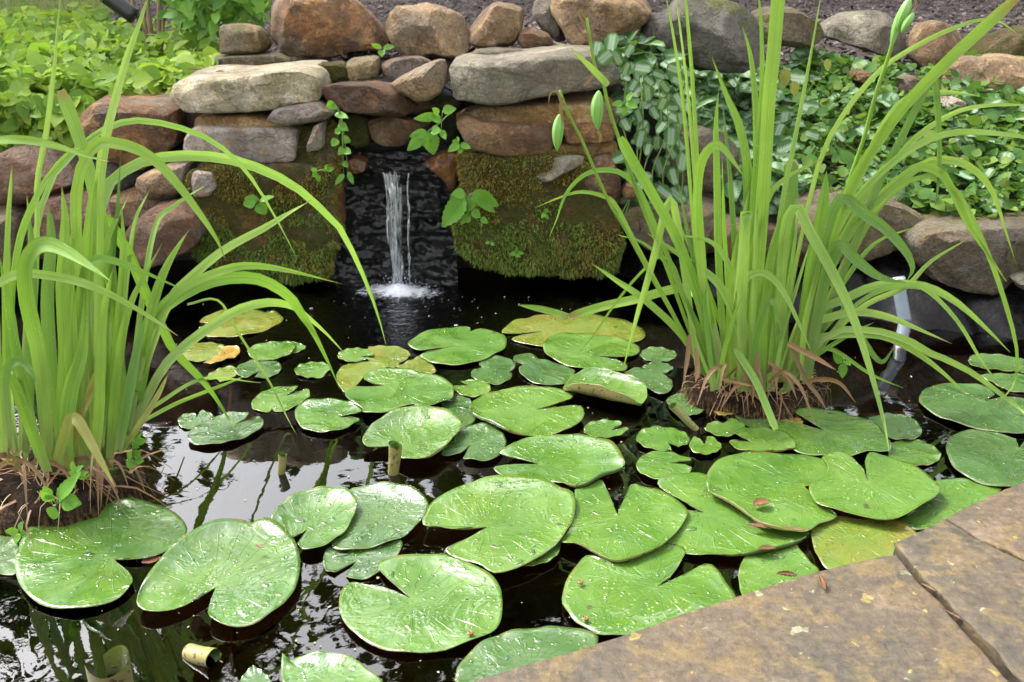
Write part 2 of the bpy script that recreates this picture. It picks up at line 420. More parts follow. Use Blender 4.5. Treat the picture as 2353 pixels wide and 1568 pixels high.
B_poly = [v for v in jB[::-1]] + B_edge + tBC + [jB[-1] + Vector((.75, -.05, 0))]
slab([jB[-1] + Vector((.09, -.5, 0))] + B_poly[:-1] + [tBC[-1] + Vector((-.02, -.6, 0)), jB[-1] + Vector((.55, -.5, 0))], .1035, .08, 11)
C_edge = I((1802, 436), (2060, 308), (2280, 208), (2420, 160), (2900, -20)); jC = I((2720, 860), (2356, 722), (2204, 656), (2006, 556))
slab(C_edge + [C_edge[-1] + PN * .5] + jC, .102, .07, 23)
# dark slabs further back on the patio, behind the camera's feet
# ------------------------------------------------------------------ boulders along the top of the bank
TOPG = 'boulders lined up along the top of the bank'
def boulder(label, cr, poly, Y, df, db, m, **k): return rock('boulder', cr, poly, Y, df, db, M[m], label=label, cat='boulder', group=TOPG, **k)
boulder('big rust-brown boulder above the pale left slab, largest on the left', 'D', [(612, 60), (618, 15), (640, -15), (720, -25), (800, -12), (850, 20), (897, 78), (900, 102), (870, 115), (780, 125), (690, 128), (640, 118), (615, 90)], 3.5, .16, .2, 'rust', amp=.02, facets=7)
boulder('small squarish olive-grey boulder left of the big rust boulder', 'D', [(508, 70), (515, 55), (560, 51), (600, 60), (621, 105), (612, 122), (560, 126), (512, 124), (505, 100)], 3.5, .09, .1, 'ochre', facets=4, pf=4)
boulder('rounded tan boulder standing straight above the waterfall', 'b', [(320, 170), (340, 100), (390, 40), (500, 26), (620, 33), (750, 68), (850, 110), (872, 200), (888, 300), (860, 385), (780, 397), (650, 375), (520, 397), (430, 372), (370, 310), (335, 230)], 3.45, .13, .15, 'tan', pf=3.4, amp=.014, facets=6)
boulder('tan triangular boulder leaning right, next to the round tan one', 'b', [(880, 220), (960, 110), (1060, 20), (1150, -4), (1240, 20), (1257, 120), (1240, 230), (1170, 312), (1050, 327), (950, 320), (890, 300)], 3.45, .1, .12, 'tan', facets=7)
boulder('narrow grey-green boulder wedged between two tan boulders', 'b', [(1318, 80), (1330, 0), (1440, -20), (1475, 100), (1510, 200), (1560, 290), (1480, 296), (1400, 220), (1330, 130)], 3.5, .06, .14, 'grey', facets=5)
boulder('small round brown stone in the gap under two tan boulders', 'b', [(1220, 290), (1240, 220), (1330, 208), (1420, 238), (1452, 300), (1400, 328), (1250, 328)], 3.42, .07, .08, 'brown', facets=2)
boulder('broad smooth tan boulder with dark clefts above the right slab', 'b', [(1458, 60), (1480, -40), (1700, -50), (2000, -40), (2150, 30), (2090, 110), (2035, 180), (2035, 300), (1950, 322), (1850, 300), (1700, 312), (1580, 292), (1530, 180), (1470, 110)], 3.46, .13, .2, 'tan', amp=.022, facets=7)
boulder('large dark grey pointed boulder behind the tall iris', 'D', [(1464, 82), (1480, 50), (1530, 30), (1570, -14), (1640, -22), (1700, 8), (1740, 60), (1752, 104), (1732, 150), (1690, 166), (1560, 152), (1480, 142), (1462, 112)], 3.42, .2, .2, 'dark', amp=.02, facets=10, cut=.26)
boulder('low brown-grey boulder partly hidden by tall iris blades', 'D', [(1700, 40), (1760, 16), (1830, 20), (1870, 45), (1888, 82), (1862, 108), (1780, 106), (1735, 95)], 3.8, .14, .16, 'edging', facets=6)
boulder('angular grey boulder on the right with a flat peaked top', 'c', [(950, 250), (960, 180), (1060, 130), (1180, 92), (1330, 97), (1420, 110), (1480, 170), (1580, 190), (1602, 245), (1540, 335), (1450, 424), (1350, 412), (1200, 330), (1060, 302), (960, 280)], 3.95, .14, .18, 'grey', amp=.014, facets=10, cut=.28)
boulder('upright tan boulder between grey boulder and mossy boulder on the right', 'c', [(1560, 400), (1590, 260), (1650, 160), (1750, 142), (1850, 180), (1902, 260), (1952, 380), (1902, 455), (1750, 502), (1650, 482)], 3.85, .12, .14, 'tan', facets=7)
boulder('long flat tan boulder at the right edge among green groundcover', 'c', [(1770, 600), (1780, 500), (1860, 430), (1950, 392), (2150, 398), (2480, 410), (2520, 640), (2200, 690), (1900, 640)], 3.55, .14, .2, 'tan', amp=.016, facets=7)
boulder('moss covered brown boulder at the far right edge', 'c', [(2020, 385), (2080, 300), (2200, 240), (2350, 190), (2500, 175), (2560, 300), (2500, 420), (2200, 410)], 3.9, .14, .2, 'mossrock', facets=5)
boulder('small brown stone half buried in groundcover below the grey boulder', 'c', [(1165, 540), (1180, 500), (1240, 488), (1290, 510), (1300, 555), (1240, 575)], 3.55, .06, .08, 'brown', facets=3)
boulder('dark brown stone half buried below the upright tan boulder', 'c', [(1460, 620), (1475, 530), (1560, 508), (1650, 540), (1670, 620), (1560, 650)], 3.55, .07, .08, 'red', facets=3)
boulder('small grey-purple stone under the long flat tan boulder', 'c', [(1770, 730), (1790, 685), (1860, 668), (1930, 690), (1940, 740), (1860, 770)], 3.3, .05, .07, 'block', facets=3)

# ------------------------------------------------------------------ loose capping slabs and stones over the waterfall
CAPG = 'flat slabs and stones stacked around the waterfall'
def cap(name, label, cr, poly, Y, df, db, m, **k): return rock(name, cr, poly, Y, df, db, M[m], label=label, cat='slab' if 'slab' in name else 'stone', group=CAPG, **k)
cap('stone_slab', 'long pale grey slab with chipped front, left of waterfall', 'a', [(1138, 630), (1165, 575), (1280, 535), (1530, 540), (1750, 510), (1950, 494), (2140, 488), (2205, 540), (2234, 620), (2205, 690), (2050, 702), (1900, 748), (1700, 773), (1480, 773), (1290, 772), (1220, 722), (1155, 682)], 2.98, .03, .42, 'pale', pf=5, pb=9, amp=.013, facets=4, n=90, freq=8, cut=.07)
cap('stone_slab', 'thin brown slab lying behind the long pale slab', 'D', [(455, 146), (480, 131), (620, 126), (745, 137), (742, 152), (500, 154)], 3.42, .02, .2, 'edging', pf=5, pb=6, facets=2)
cap('stone_slab', 'long thick grey-green slab right of waterfall behind the seed pods', 'b', [(750, 460), (870, 425), (1000, 430), (1200, 414), (1400, 384), (1600, 370), (1850, 384), (1900, 428), (1972, 540), (1930, 582), (1700, 622), (1500, 652), (1350, 674), (1200, 704), (1000, 718), (880, 694), (768, 684), (752, 560)], 2.96, .04, .34, 'grey', pf=5, pb=8, amp=.013, facets=6, n=90, cut=.08)
cap('stone_slab', 'thin grey-brown slab resting behind the thick right slab', 'b', [(868, 418), (920, 350), (1050, 333), (1250, 343), (1382, 375), (1384, 410), (900, 435)], 3.22, .04, .14, 'edging', pf=5, facets=2)
cap('stone', 'rounded ochre stone behind the thick right slab', 'b', [(1380, 410), (1420, 340), (1500, 298), (1585, 308), (1645, 362), (1500, 405)], 3.25, .06, .09, 'ochre', facets=2)
cap('stone', 'oblong tan stone leaning diagonally above the waterfall', 'b', [(335, 592), (380, 548), (550, 448), (680, 398), (732, 402), (750, 450), (742, 560), (702, 642), (620, 692), (520, 708), (450, 655), (368, 622)], 3.0, .07, .1, 'tan', facets=3, amp=.008, pf=2.6)
cap('stone_slab', 'dark red-brown wet slab lying over the waterfall mouth', 'D', [(740, 208), (760, 193), (850, 191), (905, 204), (945, 229), (958, 251), (942, 269), (900, 272), (840, 262), (780, 248), (746, 230)], 2.97, .07, .2, 'red', facets=6, amp=.012)
cap('stone', 'squarish ochre stone in the row below the rust boulder', 'D', [(797, 135), (870, 127), (879, 176), (840, 188), (803, 182)], 3.2, .06, .1, 'ochre', pf=5, facets=3)
cap('stone', 'mossy dark stone between pale slab and ochre stone', 'D', [(722, 142), (790, 139), (813, 165), (812, 190), (760, 197), (732, 182)], 3.2, .06, .1, 'mossrock', pf=4, facets=3)
cap('stone', 'dark brown stone behind the diagonal tan stone', 'D', [(876, 150), (900, 138), (960, 134), (990, 146), (965, 188), (888, 192)], 3.2, .05, .1, 'red', pf=4, facets=4)
cap('stone', 'thin pale wedge stone tucked under the pale left slab', 'a', [(1800, 792), (1860, 750), (2000, 728), (2180, 706), (2312, 770), (2250, 815), (2100, 845), (1960, 858), (1830, 835)], 2.96, .05, .14, 'block', pf=3, facets=4)

# ------------------------------------------------------------------ mortared wall, its stones are parts
wall = empty('stone_wall', (-.35, 3.0, 0), 'mortared mossy stone wall with waterfall spillway at its middle', 'wall')
def ws(cr, poly, Y, df, db, m, name='stone', **k): return rock(name, cr, poly, Y, df, db, M[m], parent=wall, **k)
ws('a', [(1335, 880), (1345, 800), (1500, 782), (1800, 782), (2060, 850), (2060, 900), (1330, 900)], 3.02, .05, .2, 'mortar', name='mortar_bed', pf=6, facets=1, amp=.006)
ws('a', [(1258, 1020), (1290, 890), (1350, 873), (1800, 879), (2046, 878), (2052, 1000), (2042, 1112), (1750, 1123), (1380, 1113), (1268, 1075)], 2.95, .03, .28, 'block', pf=6, pb=8, amp=.007, facets=4, n=80, cut=.08)
ws('a', [(2116, 1000), (2158, 870), (2216, 848), (2224, 1030), (2120, 1050)], 2.93, .03, .2, 'block', pf=5, facets=3, amp=.005)
mossL = [ws('a', [(2040, 870), (2260, 830), (2330, 1000), (2330, 1200), (2050, 1220), (2030, 1000)], 2.97, .04, .2, 'mossrock', pf=4, amp=.016)]
mossL.append(ws('a', [(1310, 1190), (1340, 1140), (1700, 1130), (2100, 1120), (2330, 1150), (2345, 1400), (2335, 1620), (2280, 1880), (2000, 1900), (1700, 1870), (1450, 1800), (1330, 1700), (1312, 1400)], 2.95, .05, .3, 'mossrock', pf=6, pb=8, amp=.02, n=90, facets=3, cut=.06))
ws('a', [(1310, 1230), (1330, 1180), (1460, 1190), (1500, 1290), (1440, 1360), (1330, 1370)], 2.895, .02, .06, 'block', facets=3, amp=.006)
ws('b', [(785, 850), (800, 785), (980, 732), (1400, 712), (1885, 690), (1900, 860)], 3.0, .05, .24, 'mortar', name='mortar_bed', pf=6, facets=1, amp=.008, n=80)
ws('b', [(768, 830), (850, 802), (1000, 848), (1250, 850), (1455, 855), (1462, 960), (1480, 1035), (1300, 1056), (1100, 1054), (900, 1024), (845, 960)], 2.94, .04, .28, 'brown', pf=5, pb=8, amp=.010, facets=8, n=80, cut=.1)
ws('b', [(1530, 845), (1700, 838), (1885, 842), (1905, 960), (1700, 985), (1560, 990), (1545, 920)], 2.96, .03, .26, 'rust', pf=5, pb=8, amp=.008, facets=5, n=70, cut=.1)
ws('b', [(1470, 990), (1900, 980), (1930, 1100), (1500, 1120)], 2.99, .02, .2, 'mortar', name='mortar_bed', pf=6, facets=1, amp=.006)
ws('b', [(1290, 1110), (1400, 1086), (1680, 1084), (1660, 1150), (1560, 1200), (1400, 1250), (1330, 1200)], 2.9, .03, .2, 'grey', pf=4, facets=5, amp=.006)
ws('b', [(1720, 1080), (1880, 1050), (1930, 1200), (1930, 1420), (1800, 1420), (1700, 1300), (1660, 1250)], 2.93, .05, .2, 'rust', pf=4, facets=5, amp=.01)
mossR = [ws('b', [(770, 1060), (900, 1035), (1300, 1060), (1700, 1060), (1900, 1200), (1940, 1450), (1940, 1700), (1880, 1840), (1500, 1850), (1000, 1830), (800, 1700), (775, 1400)], 2.94, .05, .3, 'mossrock', pf=6, pb=8, amp=.022, n=100, facets=3, cut=.06)]
# spillway: ledges of wet black rock
def ledge(x0, x1, y0, y1, Y, seed, bow=.02):
    """uneven layered face of wet rock between two heights"""
    V = []; Fc = []; nx_, ny_ = 84, 44
    for j in range(ny_ + 1):
        for i in range(nx_ + 1):
            u = i / nx_; t = j / ny_; p = at_y((x0 + (x1 - x0) * u, y0 + (y1 - y0) * t), Y)
            q = Vector((p.x * 13, p.z * 26, seed)); lay = noise.fractal(q, .8, 2.1, 5); r_ = 1 - 2 * abs(noise.noise(Vector((p.x * 9, p.z * 34, seed + 5))))
            d = .016 * lay + .010 * r_ + .005 * noise.noise(Vector((p.x * 40, p.z * 55, seed))) + .022 * noise.noise(Vector((p.x * 7, p.z * 9, seed + 9))) - bow * (1 - t) ** 2
            if t < .12: d -= .09 * (1 - t / .12)            # shelf running back
            V.append(Vector((p.x + .004 * lay, p.y - d, p.z + .006 * noise.noise(q * 1.7))))
    for j in range(ny_):
        for i in range(nx_): a_ = j * (nx_ + 1) + i; Fc.append((a_, a_ + nx_ + 1, a_ + nx_ + 2, a_ + 1))
    return mesh_obj('spillway_ledge', V, Fc, M['wet'], wall, sharp=40)
ledge(770, 1050, 340, 412, 3.03, 2.0, .03); ledge(765, 1048, 396, 545, 3.0, 11.0); ledge(755, 1052, 528, 660, 2.965, 23.0)
ws('b', [(560, 1110), (700, 1060), (800, 1060), (800, 1280), (760, 1330), (700, 1230)], 2.99, .04, .14, 'wetrust', facets=3)
ws('b', [(20, 1110), (100, 1080), (180, 1110), (175, 1170), (110, 1200), (30, 1190)], 3.0, .04, .1, 'wetrust', facets=2)
ws('b', [(-80, 1250), (10, 1220), (30, 1500), (0, 1640), (-80, 1640)], 2.98, .04, .14, 'wetrust', facets=2)
ws('b', [(180, 832), (300, 788), (450, 815), (610, 858), (540, 930), (450, 985), (330, 1006), (225, 975)], 3.03, .05, .16, 'brown', pf=4, facets=5)
ws('b', [(-10, 800), (120, 770), (230, 830), (220, 980), (100, 1010), (0, 960)], 3.06, .04, .12, 'mossrock', facets=2)
# dark packing behind the stones so that no daylight shows through the joints
ws('D', [(430, 190), (1440, 190), (1440, 640), (430, 640)], 3.16, .03, .1, 'soil', name='backing', pf=8, facets=0, amp=.006)
ws('D', [(740, 190), (1060, 190), (1060, 345), (740, 345)], 3.11, .03, .1, 'wet', name='backing', pf=8, facets=0, amp=.01)

# ------------------------------------------------------------------ left bank stones, partly behind the left iris
LB = 'stones of the left bank behind the iris'
def lb(label, cr, poly, Y, df, db, m, **k): return rock('bank_stone', cr, poly, Y, df, db, M[m], label=label, cat='stone', group=LB, **k)
lb('large squared rust and grey block below the left groundcover', 'D', [(176, 262), (188, 236), (300, 233), (412, 240), (417, 300), (406, 334), (378, 352), (330, 390), (240, 372), (195, 335)], 3.08, .05, .3, 'rust', pf=5, pb=8, amp=.014, facets=7, cut=.12)
lb('rounded tan stone beside the mossy left wall block', 'a', [(915, 1280), (958, 1200), (1150, 1138), (1300, 1126), (1314, 1300), (1200, 1378), (1050, 1374), (945, 1330)], 2.97, .08, .14, 'tan', facets=3, pf=2.6)
lb('reddish boulder at the left edge behind drooping iris blades', 'D', [(-60, 372), (20, 345), (110, 342), (168, 366), (178, 420), (125, 445), (30, 472), (-60, 470)], 3.05, .08, .2, 'red', facets=6)
lb('wet red-brown boulder low at the waterline by the left iris', 'D', [(278, 560), (310, 500), (350, 470), (420, 462), (455, 490), (474, 532), (458, 566), (400, 592), (340, 612), (300, 600)], 2.86, .1, .2, 'red', amp=.014, facets=7)
lb('flat brown stone under the rounded tan stone', 'D', [(260, 450), (330, 430), (440, 450), (450, 480), (380, 500), (280, 520), (255, 490)], 3.0, .08, .2, 'brown', facets=5)
lb('dark brown stone behind the left iris near the waterline', 'D', [(30, 500), (90, 450), (200, 440), (275, 470), (280, 560), (180, 600), (60, 590)], 3.0, .1, .2, 'red', facets=6)
lb('grey-brown stone at far left low behind iris leaves', 'D', [(-80, 500), (0, 470), (50, 500), (70, 600), (-20, 640), (-90, 620)], 2.95, .1, .2, 'edging', facets=6)
lb('dark stone under the squared rust block', 'D', [(170, 380), (260, 370), (330, 400), (330, 440), (240, 455), (165, 440)], 3.1, .05, .2, 'dark', facets=5)

# ------------------------------------------------------------------ right bank edging
RB = 'edging stones of the right bank'
def rb(label, cr, poly, Y, df, db, m, **k): return rock('edging_stone', cr, poly, Y, df, db, M[m], label=label, cat='stone', group=RB, **k)
rb('grey-brown block behind the iris under variegated leaves', 'D', [(1532, 310), (1600, 288), (1690, 318), (1704, 400), (1692, 442), (1600, 440), (1540, 425)], 3.02, .05, .2, 'edging', pf=5, facets=4)
rb('low tan edging stone just right of the mossy wall', 'D', [(1422, 485), (1560, 455), (1668, 470), (1650, 572), (1560, 582), (1440, 566)], 2.92, .06, .2, 'edging', pf=4, facets=4)
rb('small round rust stone at the corner of the mossy wall', 'D', [(1425, 440), (1440, 416), (1470, 420), (1480, 445), (1460, 462), (1432, 458)], 2.9, .03, .06, 'rust', facets=2)
rb('reddish edging stone behind the iris base', 'D', [(1640, 500), (1760, 520), (1852, 540), (1856, 614), (1760, 610), (1640, 590)], 2.84, .05, .22, 'red', pf=4, facets=4)
rb('flat mossy edging stone right of the iris blades', 'D', [(1820, 500), (1900, 462), (2060, 466), (2118, 500), (2106, 562), (1990, 584), (1850, 604)], 2.76, .06, .26, 'edging', pf=8, pb=8, amp=.014, facets=5, n=80, cut=.12)
rb('broad flat edging stone with dark wet face at right edge', 'f', [(1520, 70), (1700, -10), (2352, -30), (2600, -40), (2650, 260), (2300, 300), (2100, 436), (1750, 376), (1600, 262)], 2.66, .07, .3, 'edging', pf=8, pb=8, amp=.016, facets=5, n=90, cut=.12)
rb('small dark rock below the broad flat edging stone', 'f', [(2310, 390), (2400, 360), (2600, 380), (2600, 460), (2350, 450)], 2.5, .05, .1, 'dark', facets=3)
# ------------------------------------------------------------------ water lily pads
def pad_mats(name, c1, c2, c3, old=0.0):
    t = NT(name + '_top'); co = t.coords(); uv = t.n('TexCoord').outputs['UV']
    sx = t.n('SeparateXYZ', Vector=uv); th, rr = sx.outputs[0], sx.outputs[1]
    rnd = t.n('ObjectInfo').outputs['Random']
    n1 = t.noise(co, 16, 5, .6); n2 = t.noise(co, 7, 4, .55)
    col = t.mix(t.ramp(n1, [(.35, 0), (.68, 1)]), c1, c2)
    col = t.mix(t.math('MULTIPLY', t.ramp(n2, [(.45, 0), (.7, 1)]), .55), col, c3)
    col = t.mix(t.math('MULTIPLY', rnd, .35), col, c3)
    # radial veins
    wob = t.math('ADD', t.math('MULTIPLY', th, 1.0), t.math('MULTIPLY', t.math('SUBTRACT', t.noise(co, 9, 3), .5), .03))
    vein = t.math('ABSOLUTE', t.math('SINE', t.math('MULTIPLY', wob, 3.14159 * 22)))
    vl = t.math('MULTIPLY', t.ramp(vein, [(0, 1), (.14, 0)]), t.ramp(rr, [(0, .9), (.75, .35), (.95, 0)]))
    col = t.mix(t.math('MULTIPLY', vl, .28), col, tuple(min(1, c * 1.7 + .02) for c in c2))
    cen = t.ramp(rr, [(0, 1), (.10, 0)])
    col = t.mix(t.math('MULTIPLY', cen, .5), col, (.16, .26, .04))
    eb = t.math('MULTIPLY', t.ramp(rr, [(.955, 0), (.985, 1)]), t.ramp(t.noise(co, 24, 4, .6), [(.5, 0), (.6, 1)]))
    col = t.mix(t.math('MULTIPLY', eb, .45), col, (.20, .13, .03))
    if old:
        col = t.mix(t.math('MULTIPLY', t.ramp(t.noise(co, 11, 6, .65), [(.52, 0), (.68, 1)]), old), col, (.26, .14, .03))
    # pale dried specks and dark pin holes
    vo = t.n('TexVoronoi', Vector=co, Scale=150.0); rc = t.n('SeparateColor', Color=vo.outputs[1])
    clus = t.ramp(t.noise(co, 10, 3, .6), [(.36, .12), (.62, 1)])
    spk = t.math('LESS_THAN', vo.outputs[0], t.math('MULTIPLY', t.math('MULTIPLY', t.math('POWER', rc.outputs[0], 2.6), clus), .38))
    vo2 = t.n('TexVoronoi', Vector=co, Scale=34.0); rc2 = t.n('SeparateColor', Color=vo2.outputs[1])
    drk = t.math('LESS_THAN', vo2.outputs[0], t.math('MULTIPLY', t.math('POWER', rc2.outputs[0], 9.0), .20))
    col = t.mix(t.math('MULTIPLY', spk, .7), col, (.34, .42, .10))
    col = t.mix(t.math('MULTIPLY', drk, .8), col, (.04, .03, .012))
    # water film: smooth beads and puddles catching the sky
    vo3 = t.n('TexVoronoi', dict(feature='SMOOTH_F1'), Vector=t.mix(.05, co, t.n('TexNoise', Vector=co, Scale=30.0).outputs[1]), Scale=85.0); rc3 = t.n('SeparateColor', Color=vo3.outputs[1])
    bead = t.n('MapRange', dict(interpolation_type='SMOOTHSTEP'), Value=vo3.outputs[0], From_Min=.42, From_Max=.10, To_Min=0.0, To_Max=1.0).outputs[0]
    bead = t.math('MULTIPLY', bead, t.math('GREATER_THAN', rc3.outputs[2], .62))
    fine = t.noise(co, 55, 4, .6, .3); film = t.noise(co, 8.5, 4, .6, .8)
    h = t.math('ADD', t.math('MULTIPLY', bead, .25), t.math('ADD', t.math('MULTIPLY', fine, .12), t.math('MULTIPLY', vl, .3)))
    h = t.math('ADD', h, t.math('MULTIPLY', film, 1.1))
    nb = t.bump(h, .8, .006)
    ro = t.ramp(film, [(.42, .42), (.58, .22)])
    b = t.bsdf(Base_Color=col, Roughness=ro, Normal=nb)
    b.inputs['Specular IOR Level'].default_value = .75
    t.set(b.inputs['Coat Weight'], t.ramp(film, [(.44, .10), (.58, .9)])); b.inputs['Coat Roughness'].default_value = .06; b.inputs['Coat IOR'].default_value = 1.7; t.set(b.inputs['Coat Normal'], t.bump(t.math('ADD', t.math('MULTIPLY', film, 2.6), t.math('ADD', t.math('MULTIPLY', bead, .16), t.math('MULTIPLY', fine, .06))), .8, .006))
    tl = t.n('BsdfTranslucent', Color=t.mix(.5, col, (.2, .4, .05)))
    top = t.surf(t.n('MixShader', _0=.12, _1=b, _2=tl))
    u = NT(name + '_underside'); co = u.coords()
    n1 = u.noise(co, 20, 4, .6)
    col = u.mix(u.ramp(n1, [(.35, 0), (.65, 1)]), (.27, .22, .08), (.18, .19, .05))
    vo = u.n('TexVoronoi', Vector=u.mix(.02, co, u.n('TexNoise', Vector=co, Scale=60.0).outputs[1]), Scale=120.0); rc = u.n('SeparateColor', Color=vo.outputs[1])
    sp = u.math('LESS_THAN', vo.outputs[0], u.math('MULTIPLY', u.math('POWER', rc.outputs[0], 2.5), .55))
    col = u.mix(u.math('MULTIPLY', sp, .85), col, (.09, .035, .015))
    b = u.bsdf(Base_Color=col, Roughness=.4)
    return [top, u.surf(b)]
PM = {'g': pad_mats('pad_green', (.042, .118, .012), (.072, .168, .018), (.125, .215, .028)),
      'd': pad_mats('pad_deep_green', (.032, .085, .018), (.05, .12, .024), (.09, .165, .036)),
      'y': pad_mats('pad_yellowing', (.13, .17, .02), (.10, .18, .02), (.19, .18, .03), old=.5),
      'o': pad_mats('pad_withered', (.34, .20, .03), (.22, .18, .03), (.38, .25, .04), old=.6)}
def drop_mat():
    t = NT('clear_water_drop')
    lw = t.n('LayerWeight', Blend=.35).outputs['Facing']
    gl = t.n('BsdfGlossy', Color=(1, 1, 1), Roughness=.02)
    tr = t.n('BsdfTransparent', Color=(.93, .97, .93))
    fr = t.n('Fresnel', IOR=1.45).outputs[0]
    return t.surf(t.n('MixShader', _0=t.math('ADD', fr, .03), _1=tr, _2=gl))
M['drop'] = drop_mat()
def stem_mat():
    t = NT('lily_stalk'); n1 = t.noise(t.coords(), 20, 3)
    return t.surf(t.bsdf(Base_Color=t.mix(n1, (.36, .17, .05), (.22, .12, .035)), Roughness=.5))
M['stalk'] = stem_mat()

def catmull(P, n):
    """open spline through P, n+1 points"""
    P = [Vector(p) for p in P]; Q = [P[0] * 2 - P[1]] + P + [P[-1] * 2 - P[-2]]; out = []; m = len(P) - 1
    for k in range(n + 1):
        s = k / n * m; i = min(int(s), m - 1); f = s - i; a, b, c, d = Q[i:i + 4]
        out.append(.5 * ((2 * b) + (c - a) * f + (2 * a - 5 * b + 4 * c - d) * f * f + (3 * b - a - 3 * c + d) * f ** 3))
    return out
def tube(pts, rad, ns=7, cap=True):
    V = []; Fc = []; n = len(pts)
    for i, p in enumerate(pts):
        tg = (pts[min(i + 1, n - 1)] - pts[max(i - 1, 0)]).normalized()
        s = tg.cross(Vector((0, 1, 0)) if abs(tg.y) < .9 else Vector((1, 0, 0))).normalized(); u = s.cross(tg)
        r = rad(i / max(1, n - 1)) if callable(rad) else rad
        for k in range(ns): a = 2 * math.pi * k / ns; V.append(p + (s * math.cos(a) + u * math.sin(a)) * r)
    for i in range(n - 1):
        for k in range(ns): Fc.append((i * ns + k, i * ns + (k + 1) % ns, (i + 1) * ns + (k + 1) % ns, (i + 1) * ns + k))
    if cap: Fc.append(tuple(range(ns - 1, -1, -1))); Fc.append(tuple(range((n - 1) * ns, n * ns)))
    return V, Fc
PADG = 'water lily pads floating on the pond'
pad_n = 0
def pad(label, cr, apex, layer, kind, pts, stem=None, drops=None, closed=None, cat='lily pad'):
    """floating leaf: outline traced pixel by pixel and laid on the water; third value of a point = how far its rim curls up (pixels)"""
    global pad_n; pad_n += 1; sd_ = pad_n * 7.31; rs = random.Random(pad_n)
    z0 = .0035 + layer * .0055
    A = ground(px(cr, apex), z0)
    K = []; Rm = []
    for p in pts:
        c = (p[2] if len(p) > 2 else 0) * (1 if cr == 'D' else CS); q = px(cr, p)
        k = ground((q[0], q[1] + c), z0)
        r = at_y(q, k.y) if c else k.copy()
        K.append(k); Rm.append(r)
    if closed is None: closed = False
    n = 72
    if closed: K.append(K[0]); Rm.append(Rm[0])
    # resample both outlines by the arc length of K, on a smooth spline
    def spl(P): return catmull(P, 240)
    Ks, Rs_ = spl(K), spl(Rm)
    L = [0]
    for i in range(1, len(Ks)): L.append(L[-1] + (Ks[i] - Ks[i - 1]).length)
    Kn = []; Rn = []
    for k in range(n + 1):
        d = L[-1] * k / n; i = int(np.searchsorted(L, d)); i = max(1, min(i, len(Ks) - 1)); f = (d - L[i - 1]) / max(1e-9, L[i] - L[i - 1])
        Kn.append(Ks[i - 1].lerp(Ks[i], f)); Rn.append(Rs_[i - 1].lerp(Rs_[i], f))
    us = [.06, .14, .25, .37, .5, .62, .72, .79, .85, .90, .95, 1.0]
    th = .0011; top = [A.copy()]; uv = [(0, 0)]
    size = max((k - A).length for k in Kn)
    for u in us:
        for j in range(n + 1):
            cv = min(1, (Rn[j] - Kn[j]).length / .008) * sstep(.02, -.02, Kn[j].y - A.y); g = u + (min(1, u / .9) - u) * cv; s = max(0, (u - .72) / .28) ** 1.5 if cv > .5 else max(0, (u - .45) / .55) ** 2
            p = A + (Kn[j] - A) * g + (Rn[j] - Kn[j]) * s
            w = noise.noise(Vector((p.x * 14, p.y * 14, sd_))) * .0035 * u + noise.noise(Vector((p.x * 45, p.y * 45, sd_))) * .0016 * u
            w += .0016 * math.sin(j / n * 60 + sd_) * u ** 6
            lip = .0010 * max(0, (u - .8) / .2) ** 2 * (1 + noise.noise(Vector((p.x * 9, p.y * 9, sd_ + 4))))
            p = p + Vector((0, 0, max(-.0018, w) + lip)); top.append(p); uv.append((j / n, u))
    m = n + 1; nv = len(top); V = top + [p - Vector((0, 0, th)) for p in top]; UV = uv + uv; Fc = []; mi = []
    def add(f, i): Fc.append(f); mi.append(i)
    for j in range(n):
        add((0, 1 + j, 2 + j), 0); add((nv, nv + 2 + j, nv + 1 + j), 1)
    for i in range(len(us) - 1):
        a = 1 + i * m; b = a + m
        for j in range(n):
            add((a + j, b + j, b + j + 1, a + j + 1), 0); add((nv + a + j, nv + a + j + 1, nv + b + j + 1, nv + b + j), 1)
    a = 1 + (len(us) - 1) * m
    for j in range(n): add((a + j, nv + a + j, nv + a + j + 1, a + j + 1), 1)
    if not closed:
        for j in (0, n):
            prev = 0
            for i in range(len(us)):
                q = 1 + i * m + j; add((prev, q, nv + q, nv + prev) if j == 0 else (prev, nv + prev, nv + q, q), 1); prev = q
    # orientation: outline may run either way
    ar = sum(Kn[j].x * Kn[(j + 1) % m].y - Kn[(j + 1) % m].x * Kn[j].y for j in range(m))
    if ar < 0: Fc = [f[::-1] for f in Fc]
    o = mesh_obj('lily_pad', V, Fc, PM[kind], origin=A, midx=mi, uvs=UV); tag(o, label, cat, PADG)
    # water drops resting on the leaf
    nd = drops if drops is not None else int(20 + 620 * size * size * 4)
    DV = []; DF = []
    for _ in range(nd):
        j = rs.randrange(n); i = rs.randrange(2, len(us) - 2); p = top[1 + i * m + j].lerp(top[1 + (i + 1) * m + j + 1], rs.random())
        r = .0007 + .0032 * rs.random() ** 6 + (.007 * rs.random() if rs.random() < .015 else 0)
        asx = rs.uniform(.7, 1.6); rot = rs.uniform(0, 3.14); hh = r * rs.uniform(.3, .55) if r < .005 else r * .2
        b0 = len(DV); ns = 8 if r < .003 else 12
        for ring, (s, z) in enumerate(((1, 0), (.85, .55), (.5, .88))):
            for k in range(ns):
                a_ = 2 * math.pi * k / ns; w_ = 1 + (.25 * math.sin(a_ * 2 + rot * 5) if r > .004 else 0)
                x, y = math.cos(a_) * r * s * asx * w_, math.sin(a_) * r * s * w_
                DV.append(p + Vector((x * math.cos(rot) - y * math.sin(rot), x * math.sin(rot) + y * math.cos(rot), z * hh + .0004)))
        DV.append(p + Vector((0, 0, hh + .0004)))
